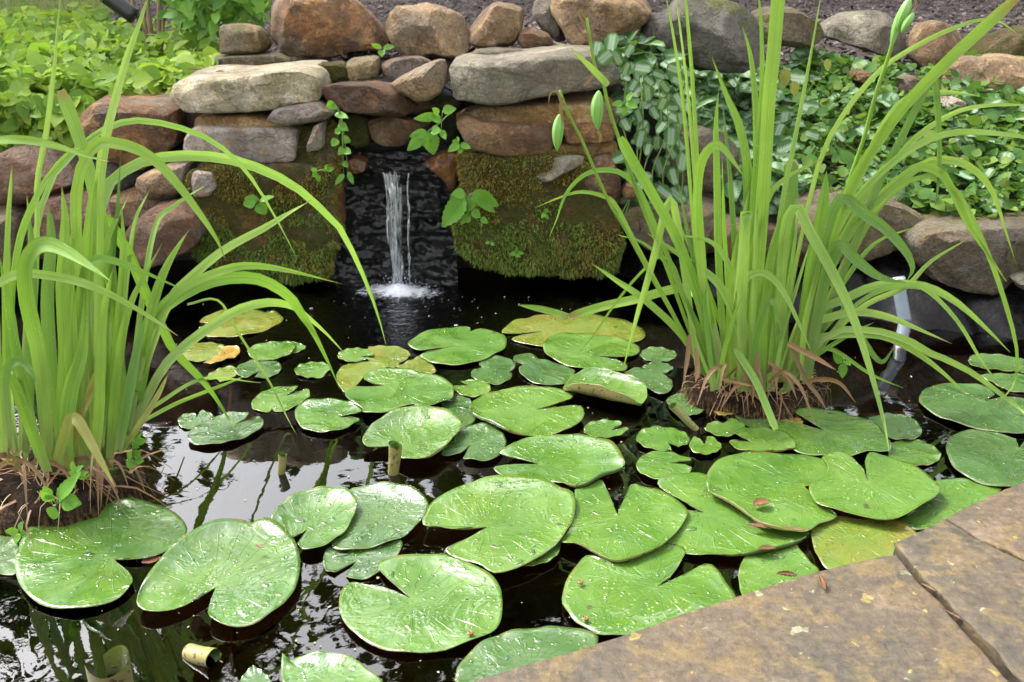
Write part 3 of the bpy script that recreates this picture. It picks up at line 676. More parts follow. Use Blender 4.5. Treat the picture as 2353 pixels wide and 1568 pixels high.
        for q in range(2):
            for k in range(ns): DF.append((b0 + q * ns + k, b0 + q * ns + (k + 1) % ns, b0 + (q + 1) * ns + (k + 1) % ns, b0 + (q + 1) * ns + k))
        for k in range(ns): DF.append((b0 + 2 * ns + k, b0 + 2 * ns + (k + 1) % ns, b0 + 3 * ns))
    if DV: tag(mesh_obj('water_drops', DV, DF, M['drop'], o), kind='stuff')
    if stem:
        P = [A - Vector((0, 0, .003))]
        for dx, dy, dz in stem: P.append(A + Vector((dx, dy, dz)))
        tv, tf = tube(catmull(P, 16), .0045, 7); mesh_obj('stalk', tv, tf, M['stalk'], o)
    return o
ST = [(.02, .03, -.05), (.06, .10, -.2), (.05, .16, -.42)]
# front row
pad('huge green pad at the lower left, notch opening to the right', 'g', (775, 718), 1, 'g', [(850, 718), (960, 718), (1080, 690), (1200, 630), (1270, 560, 4), (1290, 505, 8), (1240, 430, 14), (1120, 360, 26), (980, 315, 34), (800, 290, 40), (620, 310, 44), (480, 350, 44), (300, 430, 34), (180, 540, 20), (120, 660, 10), (105, 780, 4), (130, 880), (200, 980), (300, 1040), (420, 1065), (560, 1065), (700, 1035), (820, 985), (905, 900), (915, 860), (880, 800)], stem=[(.03, -.03, -.05), (.10, -.12, -.2), (.16, -.25, -.42)])
pad('large glossy wet pad next to the huge lower-left one, notch pointing down', 'g', (1485, 915), 2, 'g', [(1400, 960), (1300, 1020, 4), (1200, 1060, 4), (1080, 1085, 4), (985, 1075, 6), (942, 1030, 14), (950, 960, 20), (1000, 860, 34), (1090, 730, 50), (1200, 610, 56), (1340, 510, 60), (1480, 455, 60), (1600, 447, 55), (1700, 455, 46), (1740, 470, 40), (1790, 440, 46), (1850, 440, 44), (1940, 490, 34), (2020, 580, 24), (2060, 680, 16), (2065, 800, 8), (2035, 910, 4), (1960, 1010), (1860, 1100), (1760, 1160), (1650, 1183), (1540, 1175, 3), (1450, 1130, 6), (1432, 1080, 6), (1450, 1000)], stem=[(.03, -.02, -.05), (.02, -.16, -.25), (-.02, -.3, -.42)])
pad('small bowl-shaped pad overlapping its right neighbour, left of the big centre pad', 'D', (706, 1217), 2, 'g', [(683, 1248), (700, 1264), (745, 1252, 3), (790, 1222, 5), (815, 1180, 8), (820, 1150, 12), (800, 1127, 16), (760, 1119, 18), (710, 1124, 18), (660, 1144, 16), (628, 1178, 10), (622, 1192, 8), (640, 1215, 4), (672, 1236)])
pad('round wet pad half covered on its left by the small bowl-shaped pad', 'h', (250, 420), 1, 'd', [(-60, 640), (0, 660), (130, 655), (280, 620), (420, 570), (520, 490, 5), (590, 380, 16), (600, 330, 24), (560, 270, 36), (480, 220, 44), (380, 198, 46), (260, 195, 40), (150, 215, 30), (70, 240, 20), (0, 300), (-60, 400), (-90, 520)], closed=True)
pad('low pad with drops tucked under the round wet pad', 'D', (818, 1290), 0, 'd', [(795, 1322), (810, 1332), (850, 1328), (880, 1310), (905, 1290), (922, 1265), (920, 1243), (870, 1250), (800, 1256), (755, 1260), (742, 1285), (748, 1310), (768, 1318)])
pad('large round pad at bottom centre with notch toward upper left', 'h', (485, 995), 1, 'g', [(400, 920), (310, 850), (260, 780), (252, 740, 6), (330, 715, 8), (450, 690, 10), (560, 683, 12), (680, 688, 16), (790, 710, 22), (900, 760, 26), (1000, 810, 28), (1060, 860, 26), (1100, 930, 20), (1110, 1030, 12), (1100, 1140, 10), (1050, 1210, 14), (950, 1260, 14), (800, 1320, 8), (650, 1355), (480, 1365), (330, 1350), (190, 1300), (90, 1230), (20, 1150), (-15, 1060, 4), (-10, 980, 8), (10, 920, 12), (50, 880, 14), (80, 870, 14), (160, 890, 8), (280, 920), (380, 950)], stem=[(.02, .02, -.06), (.06, .1, -.25), (.1, .2, -.42)])
pad('large oval pad in the middle with notch pointing left', 'h', (1010, 498), 3, 'g', [(900, 505, 4), (760, 512, 10), (650, 485, 12), (600, 490, 10), (555, 470, 6), (580, 400, 8), (620, 330, 12), (720, 270, 20), (840, 210, 28), (1000, 160, 34), (1150, 140, 38), (1300, 150, 38), (1420, 180, 34), (1520, 225, 28), (1590, 250, 28), (1612, 310, 24), (1610, 400, 16), (1570, 500, 8), (1500, 600, 4), (1400, 680), (1300, 740), (1200, 780), (1100, 808), (1030, 805), (960, 760), (830, 720), (740, 690), (715, 660), (800, 610), (900, 560)])
pad('bright sliver of a pad peeking out under the large middle oval', 'h', (1330, 690), 1, 'g', [(1270, 772), (1400, 750), (1480, 700), (1508, 640), (1490, 590), (1300, 600), (1150, 700)], closed=True, drops=10)
pad('heart-shaped pad right of the middle oval, notch pointing up', 'h', (1900, 410), 2, 'g', [(1870, 330), (1820, 220), (1785, 170, 4), (1740, 185, 6), (1660, 220, 8), (1610, 240, 6), (1612, 320, 4), (1600, 420), (1560, 520), (1505, 600, 4), (1600, 615, 16), (1700, 640, 26), (1820, 700, 26), (1920, 725, 26), (2050, 690, 26), (2230, 610, 24), (2300, 540, 20), (2360, 460, 16), (2385, 400, 10), (2345, 335, 6), (2200, 250, 4), (2100, 225, 4), (2005, 200, 4), (1950, 300), (1910, 400)])
pad('large pad by the flagstone edge with narrow notch toward the right', 'D', (1508, 1350), 1, 'g', [(1540, 1325), (1562, 1296), (1576, 1270), (1562, 1257), (1528, 1248), (1452, 1276), (1400, 1290), (1351, 1275), (1325, 1299), (1305, 1328), (1295, 1355), (1291, 1385), (1305, 1408), (1318, 1428), (1352, 1446), (1372, 1458), (1395, 1462), (1500, 1455), (1600, 1425), (1690, 1384), (1668, 1340), (1628, 1296), (1570, 1322)])
pad('bottom pad half hidden under the flagstone, droplet covered', 'h', (1300, 1480), 1, 'd', [(780, 1560), (800, 1480), (860, 1400), (960, 1310), (1100, 1240), (1260, 1200), (1450, 1185), (1600, 1190), (1700, 1220), (1770, 1260), (1700, 1400), (1400, 1560), (1100, 1650), (850, 1650)], closed=True)
pad('pad cut off by the bottom edge, pointed tip at its left', 'D', (745, 1565), 1, 'g', [(648, 1500, 4), (662, 1517, 4), (690, 1507, 6), (735, 1498, 8), (790, 1505, 8), (825, 1520, 5), (850, 1545), (880, 1570), (860, 1620), (760, 1640), (680, 1620), (648, 1560)], closed=True)
pad('small pad corner at the bottom edge left of the pointed-tip pad', 'D', (590, 1570), 0, 'd', [(580, 1531), (600, 1540), (622, 1568), (590, 1590), (550, 1575), (560, 1550)], closed=True, drops=6)
pad('dark pad at the left edge behind the huge lower-left pad', 'D', (-10, 1275), 0, 'd', [(-60, 1245), (0, 1233), (35, 1240), (45, 1290), (38, 1318), (0, 1319), (-50, 1310)], closed=True, drops=10)
# left middle
pad('yellow-green pad floating alone at the back left behind iris leaves', 'd', (1500, 665), 0, 'y', [(1440, 655), (1375, 650), (1450, 600), (1560, 570), (1650, 575), (1780, 570), (1840, 590), (1870, 575), (1900, 580), (1945, 620), (1940, 650), (1840, 705), (1720, 740), (1560, 755), (1430, 750), (1365, 690), (1430, 676)], drops=10)
pad('yellowing pad beside the left iris leaves under a yellow withered leaf', 'd', (1380, 870), 0, 'y', [(1220, 860), (1260, 820), (1380, 795), (1500, 800), (1560, 830), (1540, 890), (1450, 918), (1320, 926), (1240, 905)], closed=True, drops=8)
pad('bright orange-yellow withered leaf floating behind the left iris', 'd', (1580, 860), 1, 'o', [(1400, 935), (1480, 890), (1530, 840), (1580, 815, 6), (1640, 822, 8), (1652, 860, 4), (1620, 895), (1560, 905), (1480, 935)], closed=True, drops=4)
pad('small oval pad in front of the lone yellow-green pad', 'd', (1880, 850), 1, 'g', [(1700, 860), (1740, 820), (1850, 795), (1960, 790), (2030, 800), (2010, 860), (1900, 905), (1800, 915), (1740, 905)], closed=True)
pad('smooth pad end sticking out right of the small oval pad', 'd', (2000, 830), 0, 'g', [(1940, 795), (2030, 790), (2080, 808), (2106, 825), (2080, 848), (2000, 872), (1940, 880)], closed=True, drops=4)
pad('speckled small pad with bitten notch below the small oval pad', 'd', (1785, 985), 0, 'd', [(1745, 1012), (1700, 1035), (1660, 1030), (1620, 1000), (1625, 975), (1650, 950), (1730, 917), (1830, 917), (1900, 922), (1940, 965), (1920, 1000), (1850, 1035), (1760, 1040), (1765, 1020)], stem=ST)
pad('ragged yellow pad fragment beside the left iris tips', 'd', (1535, 1015), 0, 'y', [(1425, 1030), (1450, 1000), (1540, 965), (1610, 960), (1640, 990), (1620, 1020), (1580, 1050), (1530, 1070), (1480, 1045), (1440, 1055)], closed=True, drops=4)
pad('speckled pad with narrow notch toward the upper right, left of centre', 'd', (1960, 1165), 0, 'g', [(2000, 1140), (2050, 1100), (1980, 1095), (1900, 1100), (1820, 1130), (1750, 1180), (1730, 1220), (1745, 1250), (1790, 1268), (1852, 1268), (1870, 1246), (1890, 1265), (1950, 1265), (2020, 1240), (2090, 1200), (2135, 1165), (2115, 1115), (2040, 1145)], stem=ST)
pad('round dish-like pad with short notch on its right, left of centre', 'D', (775, 958), 1, 'g', [(800, 952), (830, 948), (828, 938, 3), (800, 922, 5), (760, 916, 6), (720, 918, 6), (690, 928, 4), (678, 945), (682, 968), (700, 985), (740, 993), (780, 988), (812, 975), (827, 962), (800, 960)], stem=ST)
pad('shiny pad mirroring sky, lying left in open water', 'd', (1615, 1360), 1, 'd', [(1690, 1320), (1715, 1285, 4), (1650, 1278, 6), (1580, 1280, 8), (1490, 1300, 8), (1400, 1340, 6), (1320, 1400), (1292, 1440), (1310, 1480), (1370, 1498), (1480, 1495), (1600, 1475), (1720, 1430), (1800, 1380), (1817, 1345), (1785, 1305), (1720, 1330)], stem=[(0, .02, -.05), (.01, .15, -.2), (.01, .3, -.4)])
pad('tiny two-lobed pad at the left of the sky-mirroring pad', 'd', (1352, 1312), 0, 'd', [(1350, 1290), (1310, 1280), (1250, 1300), (1225, 1335), (1235, 1365), (1270, 1385), (1320, 1385), (1380, 1350), (1440, 1320), (1475, 1300), (1410, 1265), (1370, 1275)], drops=10)
pad('little oval pad left of the brownish pad in the middle distance', 'D', (720, 850), 0, 'g', [(676, 850), (690, 838), (720, 833), (748, 836), (762, 846), (748, 858), (740, 868), (705, 868), (683, 862)], closed=True)
# middle
pad('small speckled pad with notch on its right in the middle distance', 'e', (130, 887), 1, 'g', [(222, 885), (222, 865), (180, 840), (100, 832), (20, 845), (-22, 872), (-15, 900), (60, 925), (140, 918), (185, 900)])
pad('yellow-brown smooth pad behind the small speckled one', 'e', (320, 880), 0, 'y', [(190, 820), (300, 820), (400, 825), (475, 865), (460, 900), (400, 940), (370, 965), (300, 960), (200, 930), (170, 870)], closed=True, drops=10)
pad('brown blotched old pad half under the wet frothy pad', 'e', (100, 1000), 0, 'y', [(0, 1110), (-30, 1060), (-20, 990), (60, 935), (200, 925), (360, 950), (340, 990), (170, 1030), (80, 1110), (20, 1132)], closed=True, drops=10)
pad('dull olive pad behind the wet frothy pad on its right', 'e', (520, 960), 0, 'y', [(370, 965), (470, 920), (560, 890), (620, 930), (650, 985), (635, 1012), (560, 1010), (450, 985)], closed=True, drops=10)
pad('oval pad nearest the waterfall with a nick in its back edge', 'e', (800, 810), 1, 'g', [(680, 836), (580, 848), (510, 840), (460, 815), (470, 790), (550, 730), (650, 700), (760, 690), (885, 690), (885, 718), (950, 700), (1040, 710), (1110, 740), (1140, 780), (1120, 840), (1050, 880), (950, 920), (830, 945), (720, 945), (630, 935), (570, 900), (545, 878), (690, 842)])
pad('wide pad with pooled water and notch at left, centre of pond', 'e', (300, 1090), 2, 'g', [(200, 1070), (150, 1025, 8), (220, 985, 14), (330, 970, 18), (450, 975, 18), (560, 1000, 16), (680, 1030, 14), (760, 1075, 12), (775, 1120, 10), (765, 1170, 14), (700, 1195, 16), (600, 1225, 12), (500, 1220), (400, 1245), (280, 1280), (160, 1280), (140, 1240), (80, 1210), (30, 1165), (35, 1130), (100, 1102), (190, 1094)])
pad('cupped pad with yellow spotted outer rim, centre of pond', 'e', (400, 1500), 3, 'g', [(290, 1500), (190, 1508), (148, 1480, 8), (160, 1420, 18), (220, 1350, 36), (330, 1280, 52), (450, 1240, 60), (600, 1230, 60), (720, 1260, 50), (800, 1300, 36), (837, 1335, 24), (830, 1372, 24), (780, 1440, 30), (700, 1510, 32), (630, 1560, 28), (560, 1588, 16), (480, 1598, 4), (400, 1585), (350, 1560)])
pad('pale pad mostly hidden behind the cupped pad', 'e', (800, 1260), 0, 'd', [(690, 1210), (760, 1160), (800, 1140), (880, 1180), (930, 1310), (870, 1370), (810, 1405), (750, 1380), (700, 1290)], closed=True)
pad('pale green pad right of the cupped one, notch at lower left', 'e', (890, 1495), 1, 'd', [(850, 1530), (790, 1565), (690, 1560), (740, 1480), (830, 1400), (900, 1365, 4), (980, 1350, 6), (1060, 1370, 6), (1120, 1430, 4), (1138, 1480), (1110, 1540), (1060, 1590), (980, 1610), (900, 1600), (840, 1590), (868, 1540)])
pad('large pad with spotted turned-up front rim, middle of pond', 'e', (1330, 1255), 2, 'g', [(1400, 1238), (1500, 1213), (1595, 1170), (1570, 1140, 4), (1480, 1110, 8), (1380, 1095, 12), (1280, 1092, 14), (1150, 1110, 14), (1020, 1145, 14), (930, 1185, 14), (885, 1230, 16), (890, 1260, 22), (930, 1290, 28), (1020, 1330, 34), (1120, 1380, 34), (1220, 1420, 24), (1320, 1440, 10), (1450, 1425), (1560, 1390), (1640, 1340), (1675, 1290, 4), (1655, 1240, 5), (1620, 1225, 5), (1500, 1238), (1400, 1250)])
pad('folded pad with tan spotted underside rolled over, left of right iris', 'e', (1830, 1060), 2, 'g', [(1560, 1068, 10), (1600, 1020, 20), (1700, 970, 30), (1760, 965, 34), (1860, 985, 34), (1980, 1020, 30), (2080, 1070, 20), (2106, 1130, 16), (2100, 1185, 14), (2062, 1218, 24), (2000, 1190, 60), (1880, 1130, 104), (1720, 1082, 112), (1600, 1084, 80), (1528, 1115, 16)], closed=True, drops=10)
pad('small bright pad with slit notch in the centre right', 'e', (1850, 1400), 1, 'g', [(1880, 1380), (1932, 1355), (1880, 1335), (1780, 1332), (1700, 1350), (1672, 1385), (1680, 1420), (1740, 1440, 6), (1830, 1450, 8), (1920, 1430, 5), (1976, 1400), (1965, 1386), (1890, 1394)])
pad('broad pad with silvery right edge directly behind the middle oval', 'D', (1241, 1067), 2, 'g', [(1190, 1052), (1148, 1042), (1160, 1030, 3), (1210, 1005, 6), (1270, 1000, 8), (1340, 1000, 10), (1390, 1010, 12), (1420, 1030, 12), (1436, 1062, 10), (1434, 1070, 10), (1415, 1078, 12), (1385, 1090, 14), (1350, 1108, 12), (1318, 1117, 8), (1290, 1110, 3), (1230, 1100), (1170, 1095), (1138, 1085), (1140, 1073), (1185, 1067)])
pad('small double-lobed speckled pad in the middle distance', 'e', (1060, 980), 0, 'd', [(960, 955), (950, 935), (1000, 905), (1080, 893), (1150, 905), (1198, 945), (1190, 975), (1160, 992), (1178, 1012), (1160, 1045), (1090, 1080), (1000, 1078), (920, 1050), (895, 1020), (905, 990), (960, 968)], closed=True)
pad('tiny pad with notch at its upper left between two large pads', 'e', (890, 1088), 1, 'g', [(870, 1078), (820, 1063), (870, 1055), (950, 1055), (1010, 1080), (1030, 1120), (1000, 1150), (920, 1168), (840, 1155), (790, 1130), (780, 1092), (860, 1088)], drops=12)
pad('large olive pad with browned edge at the back right of centre', 'e', (1400, 715), 0, 'y', [(1250, 728), (1120, 735), (1112, 705), (1190, 645), (1280, 625), (1340, 605), (1440, 608), (1600, 605), (1750, 605), (1850, 620), (1920, 635), (1990, 660), (2060, 690), (2095, 740), (2080, 770), (2020, 795), (1900, 830), (1500, 830), (1380, 825), (1250, 800), (1170, 770), (1280, 737)])
pad('green pad overlapping the large olive one in front', 'e', (1720, 882), 1, 'g', [(1880, 890), (1980, 890), (2050, 860), (2050, 830), (1990, 790), (1880, 755), (1760, 745), (1650, 735), (1550, 725, 6), (1450, 745, 10), (1395, 790, 10), (1390, 830, 6), (1420, 880), (1500, 930), (1600, 962), (1700, 970), (1850, 988), (1940, 990), (1972, 950), (1890, 906)])
pad('heavily speckled pad left of the folded pad', 'e', (1390, 990), 0, 'd', [(1185, 895), (1220, 872), (1290, 868), (1340, 890), (1370, 915), (1450, 925), (1550, 960), (1610, 990), (1560, 1070), (1480, 1080), (1400, 1085), (1300, 1060), (1235, 1010), (1225, 970), (1250, 940), (1190, 920)], closed=True)
pad('plain green pad between the folded pad and right iris root ball', 'e', (2130, 1050), 1, 'd', [(1950, 1000), (2020, 970), (2090, 970), (2180, 995), (2260, 1040), (2285, 1090), (2260, 1130), (2220, 1150), (2150, 1130), (2090, 1090), (2000, 1030)], closed=True)
pad('small dark pad left of the right iris root ball', 'e', (2180, 880), 0, 'd', [(2050, 870), (2100, 835), (2190, 830), (2300, 855), (2305, 890), (2250, 920), (2150, 925), (2080, 905)], closed=True, drops=12)
pad('little dark pad squeezed in front of the small dark pad', 'e', (2180, 970), 0, 'd', [(2070, 960), (2130, 932), (2200, 928), (2270, 955), (2280, 980), (2200, 1010), (2140, 990)], closed=True, drops=8)
# right
pad('small oval pad touching the front left of the right root ball', 'D', (1580, 930), 1, 'd', [(1530, 920), (1545, 908), (1580, 905), (1615, 913), (1627, 930), (1610, 948), (1580, 955), (1550, 948)], closed=True)
pad('small round pad with lower notch below the root ball', 'D', (1535, 1016), 1, 'g', [(1560, 1028), (1578, 1022), (1585, 1008), (1570, 992), (1535, 983), (1502, 981), (1472, 990), (1463, 1003), (1465, 1015), (1490, 1030), (1525, 1036), (1543, 1033)])
pad('tiny round pad with notch at its top', 'f', (155, 1495), 1, 'g', [(125, 1470), (90, 1440), (60, 1470), (48, 1510), (80, 1545), (150, 1562), (220, 1550), (265, 1520), (265, 1490), (220, 1455), (172, 1440), (160, 1475)], drops=10)
pad('small round pad with notch on its right beside open water', 'D', (1535, 1065), 1, 'g', [(1560, 1060), (1590, 1055), (1560, 1045), (1520, 1037), (1485, 1042), (1465, 1060), (1463, 1075), (1480, 1092), (1515, 1103), (1550, 1100), (1580, 1090), (1590, 1075), (1575, 1066)])
pad('jagged-edged pad just below the right root ball', 'f', (290, 1385), 1, 'g', [(150, 1385), (200, 1340), (290, 1345), (330, 1315), (400, 1340), (430, 1370), (400, 1410), (300, 1440), (200, 1420)], closed=True)
pad('dark pad half under the root ball front', 'f', (500, 1330), 0, 'd', [(360, 1300), (420, 1275), (520, 1270), (600, 1290), (650, 1330), (630, 1365), (540, 1390), (430, 1370), (380, 1330)], closed=True)
pad('pad with spotted front lip under the cut pale iris blade', 'f', (480, 1478), 2, 'g', [(420, 1450), (355, 1415), (400, 1385, 4), (500, 1380, 6), (600, 1385, 8), (690, 1405, 10), (750, 1450, 8), (780, 1500, 8), (760, 1520, 14), (680, 1530, 20), (560, 1540, 22), (430, 1535, 20), (350, 1510, 10), (325, 1470), (400, 1476)])
pad('big flat pad right of the root ball, notch toward upper left', 'f', (985, 1400), 2, 'g', [(940, 1370), (850, 1320), (770, 1265, 5), (820, 1255, 3), (950, 1250), (1060, 1265), (1150, 1295), (1260, 1320), (1350, 1370), (1410, 1440), (1440, 1510), (1400, 1540), (1290, 1540), (1200, 1565), (1060, 1580), (900, 1570), (780, 1540), (700, 1480), (645, 1380, 3), (680, 1320, 4), (780, 1350), (900, 1385)])
pad('oval pad right of the long iris blade tip', 'f', (1480, 1380), 1, 'd', [(1280, 1310), (1350, 1295), (1450, 1290), (1560, 1310), (1620, 1350), (1648, 1400), (1630, 1440), (1560, 1462), (1470, 1460), (1400, 1440), (1340, 1380)], closed=True)
pad('oval pad under the long iris blade tip', 'D', (2095, 1040), 0, 'g', [(2040, 1020), (2085, 1009), (2130, 1018), (2160, 1040), (2155, 1060), (2120, 1072), (2080, 1072), (2045, 1055)], closed=True)
pad('big wet pad at right edge crossed by drooping iris tip', 'f', (2075, 1195), 1, 'd', [(2120, 1165), (2150, 1140), (2050, 1090), (1900, 1072), (1780, 1080), (1680, 1110), (1630, 1170), (1650, 1225), (1740, 1290), (1900, 1355), (2050, 1390), (2200, 1415), (2420, 1400), (2480, 1280), (2400, 1200), (2230, 1165), (2140, 1180)])
pad('farthest pad at the right edge by the liner', 'f', (2180, 930), 0, 'd', [(1965, 920), (2000, 880), (2120, 873), (2250, 890), (2400, 930), (2400, 1000), (2200, 990), (2080, 975), (2000, 960)], closed=True, drops=10)
pad('pad at right edge just in front of the farthest one', 'f', (2260, 1070), 0, 'd', [(2050, 1020), (2150, 1005), (2250, 1010), (2400, 1030), (2400, 1130), (2250, 1125), (2150, 1080)], closed=True, drops=12)
pad('big round pad at right edge touching the flagstone corner', 'D', (2342, 1030), 1, 'd', [(2335, 1008), (2280, 992), (2230, 990), (2190, 1000), (2174, 1025), (2180, 1055), (2210, 1090), (2260, 1112), (2310, 1120), (2380, 1110), (2420, 1060), (2400, 1010), (2358, 1006)])
pad('broad pad with spotted front lip holding a brown leaf by the flagstone', 'D', (1620, 1178), 1, 'g', [(1580, 1160), (1512, 1115), (1530, 1095, 4), (1570, 1088, 6), (1620, 1092), (1700, 1130), (1800, 1200), (1858, 1222, 4), (1855, 1232, 10), (1820, 1245, 14), (1760, 1262, 14), (1700, 1272, 10), (1620, 1275, 4), (1560, 1268), (1530, 1240), (1575, 1175), (1600, 1181)])
pad('large bright speckled pad with a curled brown leaf on it', 'i', (840, 220), 3, 'g', [(950, 196), (1060, 172), (1130, 120), (1100, 80), (1000, 40), (900, 15), (780, 0), (600, -10), (450, -10, 4), (300, 10, 6), (200, 80, 10), (165, 160, 14), (180, 240, 20), (260, 290, 26), (400, 370, 30), (520, 450, 30), (640, 510, 26), (760, 530, 20), (860, 535, 8), (950, 480), (1060, 430), (1060, 400), (960, 340), (900, 280), (862, 242)])
pad('heart-shaped pad at right with its notch pointing up', 'i', (1280, 190), 4, 'g', [(1250, 110), (1180, 30, 4), (1120, 0, 6), (1040, -15, 6), (960, 15), (1000, 80), (980, 140), (930, 180), (870, 225), (890, 290), (940, 345, 8), (1050, 380, 14), (1200, 410, 18), (1320, 435, 20), (1450, 450, 20), (1560, 400, 18), (1680, 330, 14), (1780, 250, 8), (1750, 200, 4), (1680, 130), (1580, 70), (1480, 30), (1380, 0, 4), (1300, -15, 6), (1260, 30, 4), (1264, 110)])
pad('plain pad between the right heart-shaped pad and the flagstone', 'i', (1820, 300), 0, 'g', [(1500, 450), (1600, 380), (1700, 230), (1760, 180), (1900, 170), (2060, 190), (2200, 230), (2050, 360), (1850, 470), (1650, 525), (1560, 500)], closed=True, drops=14)
pad('yellow-green fading pad beside the flagstone corner', 'i', (1200, 600), 1, 'y', [(880, 560), (900, 500), (980, 450), (1100, 425), (1300, 450), (1480, 455), (1600, 520), (1620, 580), (1500, 700), (1250, 760), (1050, 790), (980, 770), (920, 680)], closed=True, drops=10)
pad('pointed pad with two brown leaf curls against the flagstone edge', 'i', (640, 790), 1, 'g', [(380, 830), (420, 720), (500, 670), (640, 640), (740, 575, 4), (800, 640), (860, 720), (940, 800), (820, 900), (500, 1000), (415, 985)], closed=True)
pad('yellow floating scrap at the front of the right root ball', 'f', (290, 1270), 1, 'o', [(200, 1252), (280, 1248), (365, 1270), (350, 1290), (260, 1290)], closed=True, drops=2)
pad('yellow sliver of a dying pad behind the big flat right pad', 'f', (760, 1320), 0, 'o', [(705, 1310), (740, 1285), (790, 1300), (830, 1345), (800, 1360), (720, 1340)], closed=True, drops=2)
# rolled young leaves
def rolled(label, cr, p0, p1, rpx, z0, z1, turns=1.25, taper=.75):
    """young leaf still rolled into a scroll; p0 / p1 ends of its axis"""
    a = ground(px(cr, p0), z0); b = at_y(px(cr, p1), a.y + .005) if z1 is None else ground(px(cr, p1), z1)
    ax_ = (b - a).normalized(); r = rpx * pix_m(a)
    s = ax_.cross(Vector((0, 1, .3))).normalized(); u = s.cross(ax_).normalized(); V = []; Fc = []; mi = []; na, nb_ = 30, 12
    for off in (0, 1):
        for i in range(nb_ + 1):
            t = i / nb_
            for k in range(na + 1):
                an = 2 * math.pi * turns * k / na + 2.2; rr = r * (1 - .24 * k / na - off * .04) * (1 + (taper - 1) * (1 - t)) * (1 + .04 * math.sin(t * 7 + an))
                e = (.25 * r * math.sin(an * 1.0 + 1) if i == nb_ else 0)
                V.append(a + (b - a) * t + ax_ * e + (s * math.cos(an) + u * math.sin(an)) * rr)
    m = na + 1; half = (nb_ + 1) * m
    for i in range(nb_):
        for k in range(na):
            q = i * m + k; Fc.append((q, q + 1, q + m + 1, q + m)); mi.append(1)
            q += half; Fc.append((q, q + m, q + m + 1, q + 1)); mi.append(0)
    return tag(mesh_obj('rolled_leaf', V, Fc, PM['g'], midx=mi, uvs=[(.3, .5)] * len(V)), label, 'rolled leaf', 'rolled young lily leaves')
rolled('upright rolled leaf spotted brown, standing before the cupped pad', 'D', (903, 1098), (908, 1022), 17, -.01, None)
rolled('small upright rolled leaf standing alone in dark water', 'D', (646, 1098), (649, 1044), 11, -.01, None)
rolled('tan rolled leaf lying flat with its open end to the right, bottom left', 'D', (435, 1500), (490, 1512), 25, .0, .012, taper=.95)
rolled('slanting yellow rolled leaf left of the right root ball', 'D', (1600, 988), (1545, 932), 11, .0, None)
# curled yellow leaf at bottom left
a0 = ground((262, 1548), .0); V = []; Fc = []; mi = []; mpx = pix_m(a0)
for off in (0, 1):
    for i in range(15):
        t = i / 14
        for k in range(25):
            f = k / 24; an = -2.5 + f * 4.4
            rr = (46 - 6 * f + off * 1.2) * mpx * (1 - .12 * abs(an + .3))
            V.append(a0 + Vector((math.cos(an) * rr * 1.35 + 16 * mpx * (t - .5), -.01 + math.sin(an) * rr * .8 - .02 * t, -.035 + .085 * t + .016 * math.sin(an * 1.5 + .6) * t)))
for i in range(14):
    for k in range(24):
        q = i * 25 + k; Fc.append((q, q + 25, q + 26, q + 1)); mi.append(0); q += 375; Fc.append((q, q + 1, q + 26, q + 25)); mi.append(1)
tag(mesh_obj('curled_leaf', V, Fc, PM['y'], midx=mi, uvs=[(.3, .5)] * len(V)), 'curled yellow lily leaf with brown spotted underside at bottom left', 'curled leaf')
# loose submerged stalks
for lab, P in (('long orange lily stalk bending under water at lower left', [(300, 1400, -.02), (335, 1450, -.05), (355, 1510, -.1), (385, 1600, -.15)]),
               ('orange lily stalk rising under water near the left iris', [(527, 855, -.005), (530, 900, -.02), (526, 950, -.03), (522, 1010, -.08)]),
               ('dim stalk crossing under water at bottom centre left', [(690, 1400, -.03), (560, 1490, -.08), (430, 1560, -.12)]),
               ('thin brown stalk under water right of the right root ball', [(1960, 955, -.01), (2060, 950, -.02), (2180, 940, -.03)])):
    tv, tf = tube(catmull([ground((p[0], p[1]), p[2]) for p in P], 20), .0045); tag(mesh_obj('lily_stalk', tv, tf, M['stalk']), lab, 'stalk', 'submerged lily stalks')
